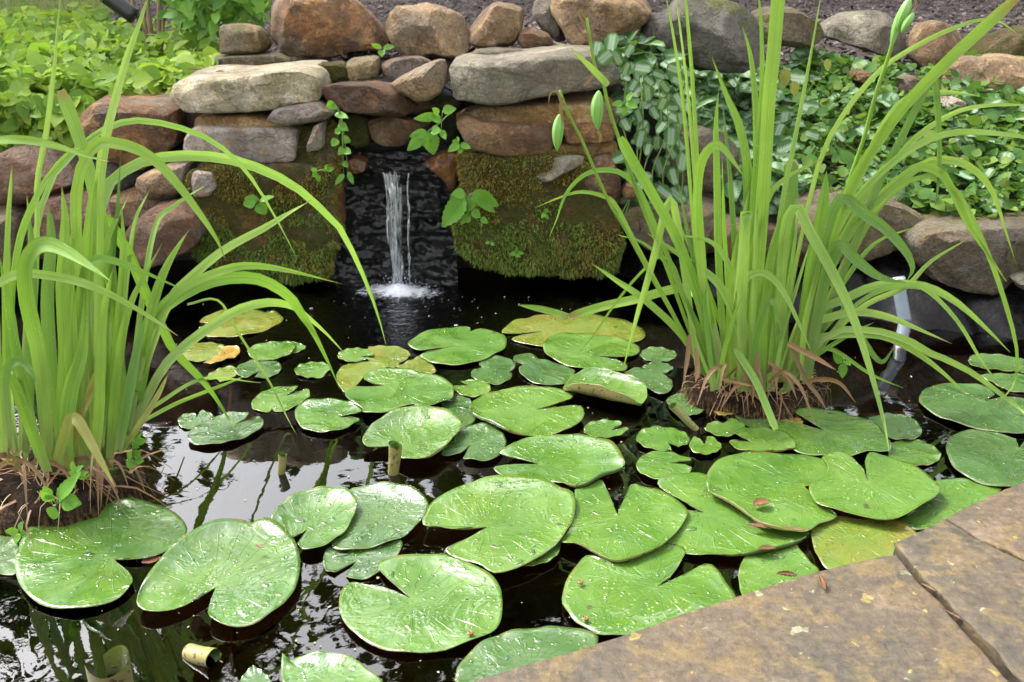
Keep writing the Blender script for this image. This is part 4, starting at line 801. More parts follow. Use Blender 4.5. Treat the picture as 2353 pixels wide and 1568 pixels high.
# ------------------------------------------------------------------ leaves
def blade_mat(name, c1, c2, tip, trans=.32, wet=.2, base=(.22, .26, .09)):
    t = NT(name); co = t.coords(); uv = t.n('SeparateXYZ', Vector=t.n('TexCoord').outputs['UV']); u, v = uv.outputs[0], uv.outputs[1]
    rnd = t.n('ObjectInfo').outputs['Random']
    st = t.noise(t.n('CombineXYZ', X=t.math('MULTIPLY', u, 26.0), Y=t.math('MULTIPLY', v, 1.3), Z=t.math('MULTIPLY', rnd, 30.0)).outputs[0], 1.0, 3, .6)
    col = t.mix(t.ramp(st, [(.4, 0), (.6, 1)]), tuple(c * .82 for c in c1), tuple(c * 1.1 for c in c2))
    col = t.mix(t.math('MULTIPLY', rnd, .7), col, tip)
    col = t.mix(t.ramp(v, [(0, .85), (.22, 0)]), col, base)
    col = t.mix(.8, col, t.ramp(t.noise(co, 5, 3), [(.3, (.68, .74, .7)), (.7, (1.25, 1.2, 1.2))]), 'MULTIPLY')
    mid = t.ramp(t.math('ABSOLUTE', t.math('SUBTRACT', u, .5)), [(0, 1), (.07, 0)])
    col = t.mix(t.math('MULTIPLY', mid, .35), col, tuple(c * .55 for c in c1))
    tipb = t.math('MULTIPLY', t.ramp(v, [(.93, 0), (.98, 1)]), t.math('GREATER_THAN', rnd, .45))
    col = t.mix(t.math('MULTIPLY', tipb, .8), col, (.26, .15, .05))
    vo = t.n('TexVoronoi', Vector=co, Scale=230.0); rc = t.n('SeparateColor', Color=vo.outputs[1])
    bead = t.math('LESS_THAN', vo.outputs[0], t.math('MULTIPLY', t.math('POWER', rc.outputs[0], 6.0), .30))
    bead = t.math('MULTIPLY', bead, t.math('GREATER_THAN', t.noise(co, 9, 2), .52))
    h = t.math('ADD', t.math('MULTIPLY', st, .5), t.math('MULTIPLY', bead, 1.0))
    nb = t.bump(h, .35, .003)
    b = t.bsdf(Base_Color=t.mix(t.math('MULTIPLY', bead, .45), col, (.62, .72, .6)), Roughness=t.mix(bead, (.45,) * 3, (.12,) * 3), Normal=nb)
    b.inputs['Specular IOR Level'].default_value = .42
    tl = t.n('BsdfTranslucent', Color=t.mix(.35, col, (.30, .55, .05)))
    return t.surf(t.n('MixShader', _0=trans, _1=b, _2=tl))
M['blade'] = blade_mat('iris_blade', (.14, .29, .03), (.19, .35, .04), (.27, .40, .055))
M['bladepale'] = blade_mat('iris_blade_pale', (.20, .36, .07), (.27, .43, .085), (.33, .46, .085), trans=.38)
M['bladedark'] = blade_mat('iris_blade_dark_green', (.08, .19, .03), (.11, .23, .035), (.14, .26, .04), trans=.28)  # blades of a darker green
M['bladeyellow'] = blade_mat('iris_blade_yellowing', (.30, .24, .05), (.24, .27, .06), (.36, .25, .06), base=(.2, .22, .05))
M['deadleaf'] = blade_mat('dead_blade', (.16, .075, .03), (.27, .145, .065), (.12, .06, .028), trans=.15, base=(.2, .1, .05))
M['straw'] = blade_mat('straw_root', (.34, .24, .12), (.22, .13, .06), (.4, .3, .17), trans=.1, base=(.25, .15, .08))

def ribbon(P, w, nseg=20, face=Vector((0, -1, .25)), tw0=0., tw1=0., fold=.22, blunt=False, wob=0., seed=0, wbase=.8):
    """sword-shaped leaf along a spline of world points; w = full width in metres"""
    C = catmull(P, nseg); V = []; UV = []; Fc = []; cs = (-1, -.55, 0, .55, 1); n = len(C)
    for i, p in enumerate(C):
        t = i / (n - 1); tg = (C[min(i + 1, n - 1)] - C[max(i - 1, 0)]).normalized()
        s = tg.cross(face); s = s.normalized() if s.length > 1e-4 else Vector((1, 0, 0))
        s = Quaternion(tg, tw0 + (tw1 - tw0) * t) @ s; nn = s.cross(tg).normalized()
        pr = (wbase + (1 - wbase) * min(t / .2, 1))
        tp = 1 if blunt and t < .97 else (1 - max(0, (t - .42) / .58) ** 2.1 if not blunt else .6)
        hw = max(.0004, w * .5 * pr * tp)
        for c in cs:
            q = p + s * (hw * c) + nn * (hw * fold * (abs(c) - .5)) + nn * wob * noise.noise(Vector((t * 6, c * .7, seed)))
            V.append(q); UV.append((c * .5 + .5, t))
    for i in range(n - 1):
        for k in range(4): a = i * 5 + k; Fc.append((a, a + 1, a + 6, a + 5))
    return V, Fc, UV
def iris_leaf(parent, pts, wpx, Yb, Yt, mat='blade', name='leaf', bend=None, **k):
    """pts in photo pixels, base to tip; depth runs from the clump (Yb) to Yt, never below the water"""
    D = [0]
    for a, b in zip(pts, pts[1:]): D.append(D[-1] + math.hypot(a[0] - b[0], a[1] - b[1]))
    P = []
    for p, d in zip(pts, D):
        f = d / D[-1]; f = f ** 1.4; y = Yb + (Yt - Yb) * f; q = at_y(p, y)
        if q.z < .02: q = ground(p, .02)
        P.append(q)
    w = wpx * .86 * pix_m(P[len(P) // 2])
    v, f, uv = ribbon(P, w, **k)
    return mesh_obj(name, v, f, M[mat], parent, uvs=uv)

def mound(name, c, rx, ry, h, mat, parent, seed, depth=.25):
    """lumpy root ball standing in the water"""
    V = []; Fc = []; nr, na = 16, 56
    for i in range(nr + 1):
        t = i / nr
        for k in range(na):
            a = 2 * math.pi * k / na
            if t < .6: r = t / .6; z = h * (1 - .35 * r * r)
            else: r = 1 + .03 * math.sin((t - .6) * 8); z = h * .65 - (t - .6) / .4 * (h * .65 + depth)
            q = Vector((c.x + math.cos(a) * rx * r, c.y + math.sin(a) * ry * r, z))
            f = noise.fractal(q * 16 + Vector((seed, 0, 0)), .9, 2, 4)
            q += Vector((math.cos(a), math.sin(a), .8)) * f * .026; V.append(q)
    for i in range(nr):
        for k in range(na): Fc.append((i * na + k, (i + 1) * na + k, (i + 1) * na + (k + 1) % na, i * na + (k + 1) % na))
    return mesh_obj(name, V, Fc, mat, parent)
def root_mat():
    t = NT('root_ball_peat'); co = t.coords(); n1 = t.noise(co, 30, 7, .7); n2 = t.noise(co, 8, 5, .6)
    fib = t.noise(t.n('Mapping', Vector=co, Scale=(3, 3, .35)).outputs[0], 60, 5, .7)
    col = t.mix(t.ramp(n1, [(.4, 0), (.65, 1)]), (.010, .006, .004), (.045, .025, .014))
    z = t.n('SeparateXYZ', Vector=t.n('NewGeometry').outputs['Position']).outputs[2]
    low = t.math('MULTIPLY', t.ramp(z, [(0, 1), (.045, 0)]), t.ramp(fib, [(.45, 0), (.6, 1)]))
    col = t.mix(t.math('MULTIPLY', low, .9), col, (.30, .20, .09))
    col = t.mix(t.math('MULTIPLY', t.ramp(n2, [(.58, 0), (.66, 1)]), .8), col, (.05, .08, .012))
    b = t.bsdf(Base_Color=col, Roughness=.85, Normal=t.bump(t.math('ADD', n1, fib), 1.0, .02)); b.inputs['Specular IOR Level'].default_value = .12
    return t.surf(b)
M['root'] = root_mat()
def fibres(parent, c, rx, ry, h, n, seed, mat, name='root_fibres', lmin=.03, lmax=.09, wmax=.0022):
    rs = random.Random(seed); V = []; Fc = []; UV = []
    for _ in range(n):
        a = rs.uniform(0, 6.28); r = rs.random() ** .5
        p = Vector((c.x + math.cos(a) * rx * r, c.y + math.sin(a) * ry * r, h * (1 - .35 * r * r) + rs.uniform(0, .008)))
        d = Vector((math.cos(a) + rs.gauss(0, .7), math.sin(a) + rs.gauss(0, .7), rs.gauss(-.25 if r > .6 else .1, .3))).normalized(); l = rs.uniform(lmin, lmax)
        P = [p, p + d * l * .5 + Vector((rs.gauss(0, .008), rs.gauss(0, .008), rs.uniform(0, .012))), p + d * l + Vector((rs.gauss(0, .012), rs.gauss(0, .012), -.01 - .03 * (r > .7)))]
        w = rs.uniform(.0008, wmax); b = len(V); s = d.cross(Vector((0, 0, 1))).normalized()
        for i, q in enumerate(catmull(P, 4)):
            ww = w * (1 - .16 * i); V += [q - s * ww, q + s * ww]; UV += [(0, .5), (1, .5)]
        for i in range(4): Fc.append((b + 2 * i, b + 2 * i + 1, b + 2 * i + 3, b + 2 * i + 2))
    return tag(mesh_obj(name, V, Fc, M[mat], parent, uvs=UV), kind='stuff')

# ------------------------------------------------------------------ left iris clump
cl = ground((160, 1060), .07)
irisL = empty('iris_clump', (cl.x, cl.y, 0), 'left iris clump with long arching green blades over the water', 'iris')
cm = ground((88, 1085), .05)
mound('root_ball', cm, .2, .14, .055, M['root'], irisL, 3)
fibres(irisL, cm, .2, .13, .075, 90, 5, 'straw', lmin=.02, lmax=.06, wmax=.0014); fibres(irisL, cm, .19, .13, .066, 110, 6, 'deadleaf', 'dead_litter', .04, .12, .005)
YL = cl.y
LL = [
 ([(60, 1060), (78, 750), (85, 520), (87, 417), (110, 284), (123, 167), (133, 67), (145, -60)], 15, YL + .05, YL + .15, 'bladepale', {}),
 ([(215, 1070), (226, 800), (227, 560), (230, 420), (240, 334), (252, 280), (270, 210), (295, 125), (325, 40), (350, -40)], 27, YL, YL + .1, 'bladepale', {}),
 ([(290, 1010), (268, 760), (250, 600), (215, 430), (178, 305), (140, 207)], 36, YL + .05, YL + .15, 'blade', dict(blunt=True)),
 ([(45, 1050), (60, 750), (80, 540), (125, 400), (205, 322), (257, 290), (317, 277), (400, 290), (484, 322), (550, 376), (595, 436), (647, 525), (682, 594)], 17, YL + .05, YL + .35, 'bladepale', {}),
 ([(240, 1060), (205, 800), (178, 560), (178, 420), (215, 338), (260, 328), (320, 345), (367, 379), (417, 434), (467, 502), (500, 555), (518, 600)], 30, YL, YL - .05, 'blade', {}),
 ([(200, 1060), (213, 740), (226, 520), (247, 430), (284, 394), (334, 370), (400, 359), (467, 359), (534, 368), (600, 389), (667, 422), (718, 462), (780, 523), (815, 590), (848, 665), (872, 735), (887, 792)], 27, YL + .05, YL + .7, 'bladepale', {}),
 ([(-20, 1000), (-60, 620), (-50, 350), (0, 324), (60, 322), (130, 336), (190, 356), (250, 372)], 24, YL, YL - .12, 'blade', {}),
 ([(60, 1050), (28, 760), (40, 580), (85, 450), (150, 360), (182, 340)], 20, YL, YL, 'blade', {}),
 ([(112, 1062), (92, 830), (64, 700), (58, 622), (78, 574), (110, 561), (150, 576), (200, 607), (258, 649)], 46, YL - .02, YL - .2, 'blade', dict(tw0=.3, tw1=-.5)),
 ([(-30, 1000), (-45, 760), (-15, 665), (33, 633), (77, 629), (167, 643), (234, 667), (300, 702), (350, 732), (408, 772)], 24, YL - .05, YL - .1, 'bladepale', {}),
 ([(180, 1050), (178, 760), (192, 630), (215, 599), (250, 597), (300, 613), (350, 634), (428, 669)], 22, YL - .02, YL - .02, 'blade', {}),
 ([(300, 1000), (330, 820), (352, 700), (385, 608), (435, 528)], 28, YL + .05, YL + .15, 'blade', {}),
 ([(200, 1062), (188, 760), (198, 580), (230, 492), (262, 528), (300, 592), (334, 670), (367, 740), (400, 806), (450, 858), (484, 898), (517, 948), (538, 986)], 30, YL, YL + .3, 'blade', {}),
 ([(285, 990), (320, 830), (360, 724), (417, 664), (484, 632), (550, 612), (617, 614), (684, 627), (787, 653)], 24, YL + .05, YL + .3, 'blade', {}),
 ([(292, 992), (325, 806), (367, 716), (434, 668), (500, 643), (567, 638), (617, 650), (667, 684), (694, 724), (717, 758), (750, 824), (780, 892)], 32, YL + .02, YL + .5, 'blade', {}),
 ([(300, 990), (367, 858), (417, 802), (484, 751), (550, 711), (617, 695), (667, 703), (700, 723), (750, 767), (792, 812)], 24, YL + .02, YL + .55, 'bladepale', {}),
 ([(290, 1000), (340, 820), (390, 692), (440, 637), (517, 573), (610, 523), (660, 492), (716, 460)], 24, YL + .05, YL + .4, 'bladepale', {}),
 ([(280, 1036), (334, 956), (367, 900), (387, 858)], 16, YL - .03, YL + .05, 'bladeyellow', {}),
 ([(130, 1062), (148, 1000), (162, 962), (180, 968), (205, 1010), (235, 1065), (264, 1120)], 30, YL - .1, YL - .2, 'bladeyellow', dict(tw1=-.4)),
 ([(20, 1010), (10, 880), (26, 836), (50, 831), (73, 856), (86, 888)], 26, YL - .1, YL - .15, 'bladedark', {}),
 ([(150, 1050), (158, 760), (168, 560), (192, 428)], 28, YL + .05, YL + .1, 'blade', {}),
 ([(172, 1064), (184, 800), (202, 610), (212, 470), (222, 400)], 38, YL, YL + .05, 'blade', {}),
 ([(60, 1040), (72, 800), (76, 620), (62, 450)], 28, YL, YL + .05, 'bladedark', {}),
 ([(20, 1040), (14, 760), (18, 540), (28, 376)], 22, YL, YL + .05, 'blade', {}),
 ([(220, 1050), (240, 800), (254, 640), (268, 500), (279, 344)], 16, YL + .05, YL + .1, 'bladedark', {}),
 ([(240, 1062), (260, 900), (274, 760), (284, 600), (280, 470)], 30, YL, YL + .05, 'blade', {}),
 ([(130, 1072), (148, 840), (142, 660), (150, 520), (142, 428)], 34, YL - .03, YL, 'blade', {}),
 ([(265, 1040), (288, 700), (308, 520), (346, 432)], 12, YL + .05, YL + .2, 'bladepale', {}),
 ([(290, 1000), (328, 680), (358, 520), (402, 472), (468, 429)], 16, YL + .1, YL + .3, 'bladepale', {}),
 ([(30, 1040), (-10, 850), (-30, 650), (-60, 480)], 30, YL, YL, 'blade', {}),
 ([(92, 1052), (44, 850), (22, 720), (0, 590)], 34, YL - .03, YL, 'blade', {}),
 ([(150, 1060), (120, 860), (110, 700), (118, 540), (110, 470)], 36, YL, YL + .05, 'bladedark', {}),
 ([(250, 1055), (235, 880), (228, 700), (245, 560), (300, 440)], 24, YL, YL + .1, 'blade', {}),
 ([(200, 1075), (172, 900), (165, 780), (172, 640)], 40, YL - .04, YL - .02, 'blade', {}),
 ([(110, 1085), (70, 980), (40, 900), (10, 840)], 34, YL - .08, YL - .1, 'blade', {}),
 ([(250, 1080), (262, 930), (272, 830), (300, 700), (372, 560)], 26, YL - .03, YL + .05, 'blade', {}),
 ([(150, 1085), (185, 960), (215, 880), (240, 800)], 24, YL - .06, YL, 'bladeyellow', {}),
 ([(10, 1045), (2, 900), (-5, 800), (-14, 600)], 26, YL - .08, YL - .1, 'blade', {}),
 ([(280, 985), (360, 930), (470, 870), (600, 880)], 10, YL + .1, YL + .4, 'bladepale', {}),
 ([(300, 985), (400, 930), (500, 890), (570, 862)], 10, YL + .1, YL + .45, 'blade', {}),
 ([(430, 700), (500, 690), (545, 760), (620, 880), (660, 960), (682, 1000)], 7, YL + .3, YL + .35, 'bladepale', {}),
 ([(160, 1090), (150, 1010), (162, 900), (190, 800), (200, 640)], 44, YL - .06, YL - .02, 'blade', {}),
 ([(215, 1085), (228, 960), (230, 860), (238, 720), (262, 610)], 30, YL - .05, YL - .02, 'blade', {}),
]
for i, (p, w, yb, yt, m, k) in enumerate(LL): iris_leaf(irisL, p, w, yb, yt, m, seed=i, wob=.004, **k)
rs = random.Random(5)
for i in range(7):      # shorter inner fans
    x = rs.uniform(10, 290); b = (x, rs.uniform(1020, 1080)); tip = (x + (x - 150) * rs.uniform(.1, .9) + rs.uniform(-30, 30), rs.uniform(520, 860))
    iris_leaf(irisL, [b, (b[0] * .7 + tip[0] * .3 + rs.uniform(-8, 8), b[1] * .65 + tip[1] * .35), (b[0] * .35 + tip[0] * .65, b[1] * .3 + tip[1] * .7), tip], rs.uniform(16, 34), YL + rs.uniform(-.05, .12), YL + rs.uniform(-.05, .15), rs.choice(['blade', 'blade', 'bladedark', 'bladepale']), seed=i, tw0=rs.uniform(-.5, .5))
def dead(parent, seed, cx, cy, rx, Y, n):
    rs = random.Random(seed)
    for i in range(n):
        b = (cx + rs.uniform(-rx, rx), cy + rs.uniform(-25, 25)); dx = rs.uniform(-90, 90); s = rs.uniform(.5, 1.1)
        P = [at_y(b, Y + rs.uniform(-.08, .05))]; P[0].z = max(P[0].z, .08)
        P.append(P[0] + Vector((dx * .0004, -.02, .035 * s))); P.append(P[0] + Vector((dx * .0009, -.05 * s, .01))); P.append(P[0] + Vector((dx * .0013, -.085 * s, -.055 * s)))
        v, f, uv = ribbon(P, rs.uniform(.004, .011), 12, tw1=rs.uniform(-1, 1)); mesh_obj('dead_leaf', v, f, M['deadleaf'], parent, uvs=uv)
dead(irisL, 2, 120, 1080, 150, YL - .05, 14)

# ------------------------------------------------------------------ right iris clump
cr_ = ground((1730, 890), .05); YR = cr_.y
irisR = empty('iris_clump', (cr_.x, cr_.y, 0), 'right iris clump with tall upright blades, seed pods and brown root ball', 'iris')
cm = ground((1732, 895), .03)
mound('root_ball', cm, .165, .105, .062, M['root'], irisR, 9)
fibres(irisR, cm, .165, .105, .066, 110, 15, 'straw', lmin=.012, lmax=.04, wmax=.0012); fibres(irisR, cm, .15, .09, .068, 70, 16, 'deadleaf', 'dead_litter', .04, .09, .003)
RL = [
 ([(1722, 920), (1735, 700), (1752, 480), (1766, 240), (1779, 100), (1792, -60)], 36, YR - .02, YR, 'blade', dict(blunt=True)),
 ([(1705, 905), (1712, 700), (1728, 480), (1748, 250), (1750, 80), (1740, -40)], 16, YR, YR + .05, 'blade', {}),
 ([(1760, 880), (1772, 700), (1792, 500), (1830, 300), (1862, 130), (1890, -30)], 13, YR, YR + .1, 'bladepale', {}),
 ([(1800, 920), (1850, 730), (1905, 560), (1960, 420), (2035, 300), (2102, 217), (2202, 117), (2352, -20)], 30, YR, YR - .1, 'blade', dict(blunt=True)),
 ([(1640, 880), (1622, 650), (1606, 430), (1590, 170), (1575, 0), (1570, -40)], 12, YR, YR, 'blade', {}),
 ([(1630, 880), (1602, 620), (1585, 420), (1570, 240), (1545, 70), (1528, -20)], 11, YR, YR, 'blade', {}),
 ([(1635, 880), (1612, 640), (1598, 440), (1582, 230), (1562, 60), (1552, -20)], 9, YR + .03, YR + .03, 'bladepale', {}),
 ([(1710, 900), (1716, 650), (1722, 440), (1702, 302), (1668, 217), (1636, 132)], 25, YR + .03, YR + .1, 'blade', {}),
 ([(1722, 900), (1732, 600), (1738, 320), (1728, 150), (1706, 62)], 18, YR + .05, YR + .1, 'blade', {}),
 ([(1670, 890), (1652, 620), (1648, 434), (1645, 300), (1651, 208)], 20, YR, YR + .03, 'blade', {}),
 ([(1700, 890), (1690, 620), (1680, 440), (1660, 235)], 16, YR + .03, YR + .05, 'bladedark', {}),
 ([(1640, 880), (1610, 620), (1602, 460), (1612, 372), (1640, 335), (1660, 340), (1685, 371), (1709, 406)], 25, YR - .02, YR - .1, 'blade', {}),
 ([(1642, 870), (1612, 710), (1562, 565), (1502, 452), (1460, 382), (1424, 316)], 27, YR - .03, YR - .06, 'blade', dict(blunt=True)),
 ([(1632, 870), (1570, 680), (1505, 520), (1470, 440), (1434, 402), (1400, 391), (1358, 395), (1325, 416), (1297, 452), (1280, 502), (1262, 546)], 14, YR, YR + .1, 'blade', {}),
 ([(1625, 870), (1540, 710), (1460, 560), (1415, 472), (1385, 451), (1335, 441), (1284, 455), (1230, 478)], 12, YR, YR + .1, 'blade', {}),
 ([(1660, 850), (1628, 720), (1590, 668), (1545, 665), (1468, 686), (1385, 704), (1308, 727)], 25, YR - .03, YR + .3, 'bladepale', dict(blunt=True)),
 ([(1306, 727), (1270, 717), (1230, 708), (1190, 701)], 18, YR + .3, YR + .32, 'blade', {}),
 ([(1630, 872), (1568, 772), (1485, 692), (1418, 646), (1357, 604)], 19, YR, YR + .1, 'blade', {}),
 ([(1605, 860), (1575, 640), (1548, 470), (1530, 480), (1510, 560), (1485, 655), (1468, 710), (1445, 798), (1431, 854)], 20, YR - .02, YR - .02, 'bladepale', {}),
 ([(1610, 850), (1560, 640), (1520, 590), (1468, 632), (1418, 692), (1368, 764), (1332, 812)], 8, YR, YR + .2, 'blade', {}),
 ([(1785, 890), (1792, 680), (1806, 520), (1832, 478), (1856, 525), (1902, 607), (1952, 707), (1992, 824), (2028, 957), (2043, 1040)], 29, YR, YR - .22, 'bladepale', {}),
 ([(1700, 900), (1690, 730), (1704, 655), (1735, 627), (1768, 634), (1802, 674), (1835, 742), (1869, 820)], 20, YR - .02, YR - .1, 'bladepale', {}),
 ([(1703, 900), (1704, 700), (1712, 510), (1716, 494), (1711, 520), (1700, 600), (1683, 714)], 30, YR - .05, YR - .12, 'bladepale', {}),
 ([(1780, 905), (1835, 758), (1902, 731), (1968, 717), (2035, 727), (2102, 753), (2187, 790)], 22, YR, YR + .05, 'bladepale', {}),
 ([(1800, 912), (1868, 791), (1918, 771), (1968, 767), (2035, 774), (2102, 808), (2168, 858), (2234, 921)], 22, YR - .02, YR - .02, 'bladepale', {}),
 ([(1790, 892), (1852, 734), (1935, 690), (2002, 660), (2068, 653), (2135, 661), (2202, 698), (2269, 758), (2321, 810)], 24, YR, YR + .1, 'bladepale', {}),
 ([(1780, 882), (1868, 660), (1940, 500), (2010, 410), (2102, 337), (2185, 306), (2269, 305), (2360, 317), (2420, 337)], 20, YR + .05, YR, 'bladepale', {}),
 ([(1802, 882), (1890, 660), (1960, 520), (2035, 440), (2085, 400), (2119, 383), (2168, 404), (2202, 469), (2229, 524), (2269, 582), (2313, 648)], 25, YR + .03, YR + .05, 'blade', {}),
 ([(1820, 882), (1930, 640), (2000, 500), (2068, 418), (2135, 372), (2202, 372), (2252, 402), (2285, 452), (2309, 524), (2336, 612)], 22, YR + .05, YR + .1, 'blade', {}),
 ([(1800, 882), (1900, 620), (1990, 450), (2090, 330), (2168, 272), (2235, 247), (2320, 241), (2400, 246)], 15, YR + .05, YR + .1, 'bladepale', {}),
 ([(1780, 882), (1830, 600), (1880, 380), (1935, 268), (2002, 182), (2052, 138), (2135, 90), (2202, 61), (2252, 46), (2302, 52), (2356, 94)], 14, YR + .03, YR, 'bladepale', {}),
 ([(1832, 872), (1878, 620), (1925, 460), (1985, 492), (2035, 527), (2080, 577), (2097, 617), (2084, 645)], 30, YR - .02, YR - .05, 'bladedark', {}),
 ([(1852, 882), (1896, 640), (1928, 564), (1972, 602), (2022, 637), (2084, 650)], 32, YR - .03, YR - .06, 'bladedark', {}),
 ([(1880, 800), (1980, 690), (2080, 656), (2135, 671), (2202, 741), (2252, 824), (2304, 896)], 13, YR + .02, YR + .05, 'bladepale', {}),
 ([(1825, 880), (1960, 560), (2090, 415), (2190, 430), (2258, 556), (2305, 682), (2336, 800), (2331, 880), (2290, 930)], 14, YR + .05, YR + .05, 'blade', {}),
 ([(1800, 902), (1900, 772), (2000, 759), (2085, 782), (2135, 811), (2168, 824), (2235, 858), (2302, 908), (2353, 948), (2400, 990)], 18, YR - .02, YR - .05, 'bladepale', {}),
 ([(1850, 862), (1985, 500), (2080, 300), (2138, 188), (2150, 200), (2156, 300), (2158, 400), (2148, 478)], 21, YR + .03, YR + .05, 'bladedark', {}),
 ([(1690, 800), (1700, 818), (1735, 874), (1757, 924), (1783, 988)], 20, YR - .12, YR - .2, 'bladepale', dict(blunt=True)),
 ([(1645, 897), (1628, 790), (1620, 700), (1624, 655)], 13, YR - .1, YR - .1, 'bladedark', {}),
 ([(1648, 895), (1664, 810), (1686, 730), (1702, 686)], 13, YR - .1, YR - .1, 'blade', {}),
 ([(1642, 897), (1612, 820), (1595, 770)], 9, YR - .1, YR - .1, 'bladepale', {}),
 ([(1732, 880), (1692, 742), (1650, 652), (1570, 591), (1488, 537)], 22, YR - .05, YR, 'bladepale', {}),
 ([(1700, 882), (1720, 620), (1760, 470), (1802, 412), (1894, 363)], 16, YR - .02, YR, 'blade', {}),
 ([(1792, 882), (1800, 640), (1815, 460), (1818, 372)], 38, YR + .03, YR + .08, 'bladedark', dict(blunt=True)),
 ([(1830, 862), (1862, 640), (1890, 480), (1900, 392)], 38, YR + .02, YR + .06, 'blade', {}),
 ([(1812, 882), (1880, 660), (1935, 490), (1985, 382), (2035, 284), (2075, 236), (2120, 217), (2185, 213), (2252, 222)], 26, YR + .05, YR + .05, 'bladepale', {}),
 ([(1770, 900), (1785, 740), (1800, 600), (1835, 440)], 30, YR - .02, YR + .02, 'blade', {}),
 ([(1750, 905), (1752, 740), (1770, 600), (1800, 470)], 28, YR - .03, YR, 'blade', {}),
 ([(1690, 905), (1680, 740), (1690, 600), (1725, 420)], 30, YR, YR + .05, 'blade', {}),
 ([(1820, 890), (1850, 740), (1890, 620), (1940, 470)], 26, YR, YR + .05, 'blade', {}),
 ([(1810, 890), (1870, 760), (1930, 660), (2010, 560), (2110, 520)], 16, YR, YR + .1, 'blade', {}),
 ([(1830, 880), (1900, 780), (1990, 700), (2080, 660), (2140, 600), (2240, 540)], 16, YR, YR + .1, 'bladepale', {}),
 ([(1800, 905), (1860, 830), (1950, 770), (2010, 740)], 12, YR - .02, YR, 'blade', {}),
 ([(1790, 905), (1840, 850), (1900, 800), (2000, 860), (2075, 892)], 12, YR - .02, YR, 'blade', {}),
 ([(1655, 885), (1632, 720), (1600, 600), (1540, 480)], 14, YR, YR + .05, 'blade', {}),
 ([(1650, 885), (1590, 740), (1540, 620), (1480, 560), (1420, 540)], 10, YR, YR + .1, 'blade', {}),
 ([(1740, 880), (1705, 720), (1688, 640), (1640, 560), (1555, 540)], 18, YR - .04, YR - .05, 'bladepale', {}),
 ([(1715, 900), (1740, 760), (1772, 690), (1800, 770)], 20, YR - .1, YR - .12, 'bladedark', {}),
 ([(1905, 640), (1960, 740), (2020, 830), (2055, 800)], 16, YR + .1, YR + .1, 'bladedark', {}),
]
for i, (p, w, yb, yt, m, k) in enumerate(RL): iris_leaf(irisR, p, w, yb, yt, m, seed=100 + i, wob=.003, **k)
rs = random.Random(8)
for i in range(13):
    x = rs.uniform(1620, 1850); b = (x, rs.uniform(850, 905)); tip = (x + (x - 1735) * rs.uniform(.3, 1.6) + rs.uniform(-40, 40), rs.uniform(330, 720))
    iris_leaf(irisR, [b, (b[0] * .7 + tip[0] * .3 - (x - 1735) * .1, b[1] * .65 + tip[1] * .35), (b[0] * .35 + tip[0] * .65, b[1] * .3 + tip[1] * .7), tip], rs.uniform(10, 24), YR + rs.uniform(-.06, .12), YR + rs.uniform(-.05, .15), rs.choice(['blade', 'blade', 'bladedark', 'bladepale']), seed=i, tw0=rs.uniform(-.5, .5))
dead(irisR, 4, 1735, 868, 120, YR - .04, 13)
for P, w in (([(1690, 812), (1710, 850), (1730, 900), (1760, 930), (1778, 975)], 10), ([(1740, 810), (1735, 870), (1728, 930)], 10), ([(1765, 830), (1810, 870), (1832, 920)], 9), ([(1820, 800), (1850, 870), (1880, 910), (1900, 945)], 12), ([(1810, 790), (1870, 820), (1920, 850)], 14), ([(1585, 770), (1580, 820), (1570, 880)], 13), ([(1600, 800), (1602, 850), (1598, 880)], 13), ([(1655, 870), (1700, 880), (1730, 888)], 8)):
    iris_leaf(irisR, P, w, YR - .1, YR - .14, 'deadleaf', name='dead_leaf')
# flower stalks and seed pods
def pod_mat():
    t = NT('seed_pod'); uv = t.n('SeparateXYZ', Vector=t.n('TexCoord').outputs['UV'])
    s = t.ramp(t.math('ABSOLUTE', t.math('SINE', t.math('MULTIPLY', uv.outputs[0], 3.14159 * 6))), [(0, 0), (.5, 1)])
    return t.surf(t.n('MixShader', _0=.15, _1=t.bsdf(Base_Color=t.mix(s, (.12, .30, .045), (.20, .40, .09)), Roughness=.35), _2=t.n('BsdfTranslucent', Color=(.2, .5, .08))))
M['pod'] = pod_mat()
def pod(parent, top, bot, wpx, Y, bow=0):
    a, b = at_y(top, Y), at_y(bot, Y); r = wpx * .5 * pix_m(a); V = []; Fc = []; UV = []; nl, na = 22, 24; d = b - a; side = Vector((1, 0, 0))
    for i in range(nl + 1):
        t = i / nl; rr = r * (math.sin(math.pi * t ** .85) ** .75) * (.97 if 0 < t < 1 else 0) + .0006; c = a + d * t + side * bow * r * math.sin(math.pi * t)
        for k in range(na): an = 2 * math.pi * k / na; q = rr * (1 + .07 * math.cos(an * 6)); V.append(c + Vector((math.cos(an) * q, math.sin(an) * q, 0))); UV.append((k / na, t))
    for i in range(nl):
        for k in range(na): Fc.append((i * na + k, i * na + (k + 1) % na, (i + 1) * na + (k + 1) % na, (i + 1) * na + k))
    return mesh_obj('seed_pod', V, Fc, M['pod'], parent, uvs=UV)
def stalk(parent, pts, wpx, Yb, Yt):
    P = []
    for i, p in enumerate(pts): P.append(at_y(p, Yb + (Yt - Yb) * i / (len(pts) - 1)))
    r = wpx * .5 * pix_m(P[-1]); tv, tf = tube(catmull(P, 30), lambda t: r * (1.15 - .35 * t), 8)
    return mesh_obj('flower_stalk', tv, tf, M['blade'], parent, uvs=[(.3, .6)] * len(tv))
yp = YR - .05
s1 = stalk(irisR, [(1640, 870), (1600, 800), (1530, 610), (1475, 472), (1445, 386), (1428, 336), (1400, 252), (1386, 192), (1366, 150), (1348, 42)], 9, YR, yp)
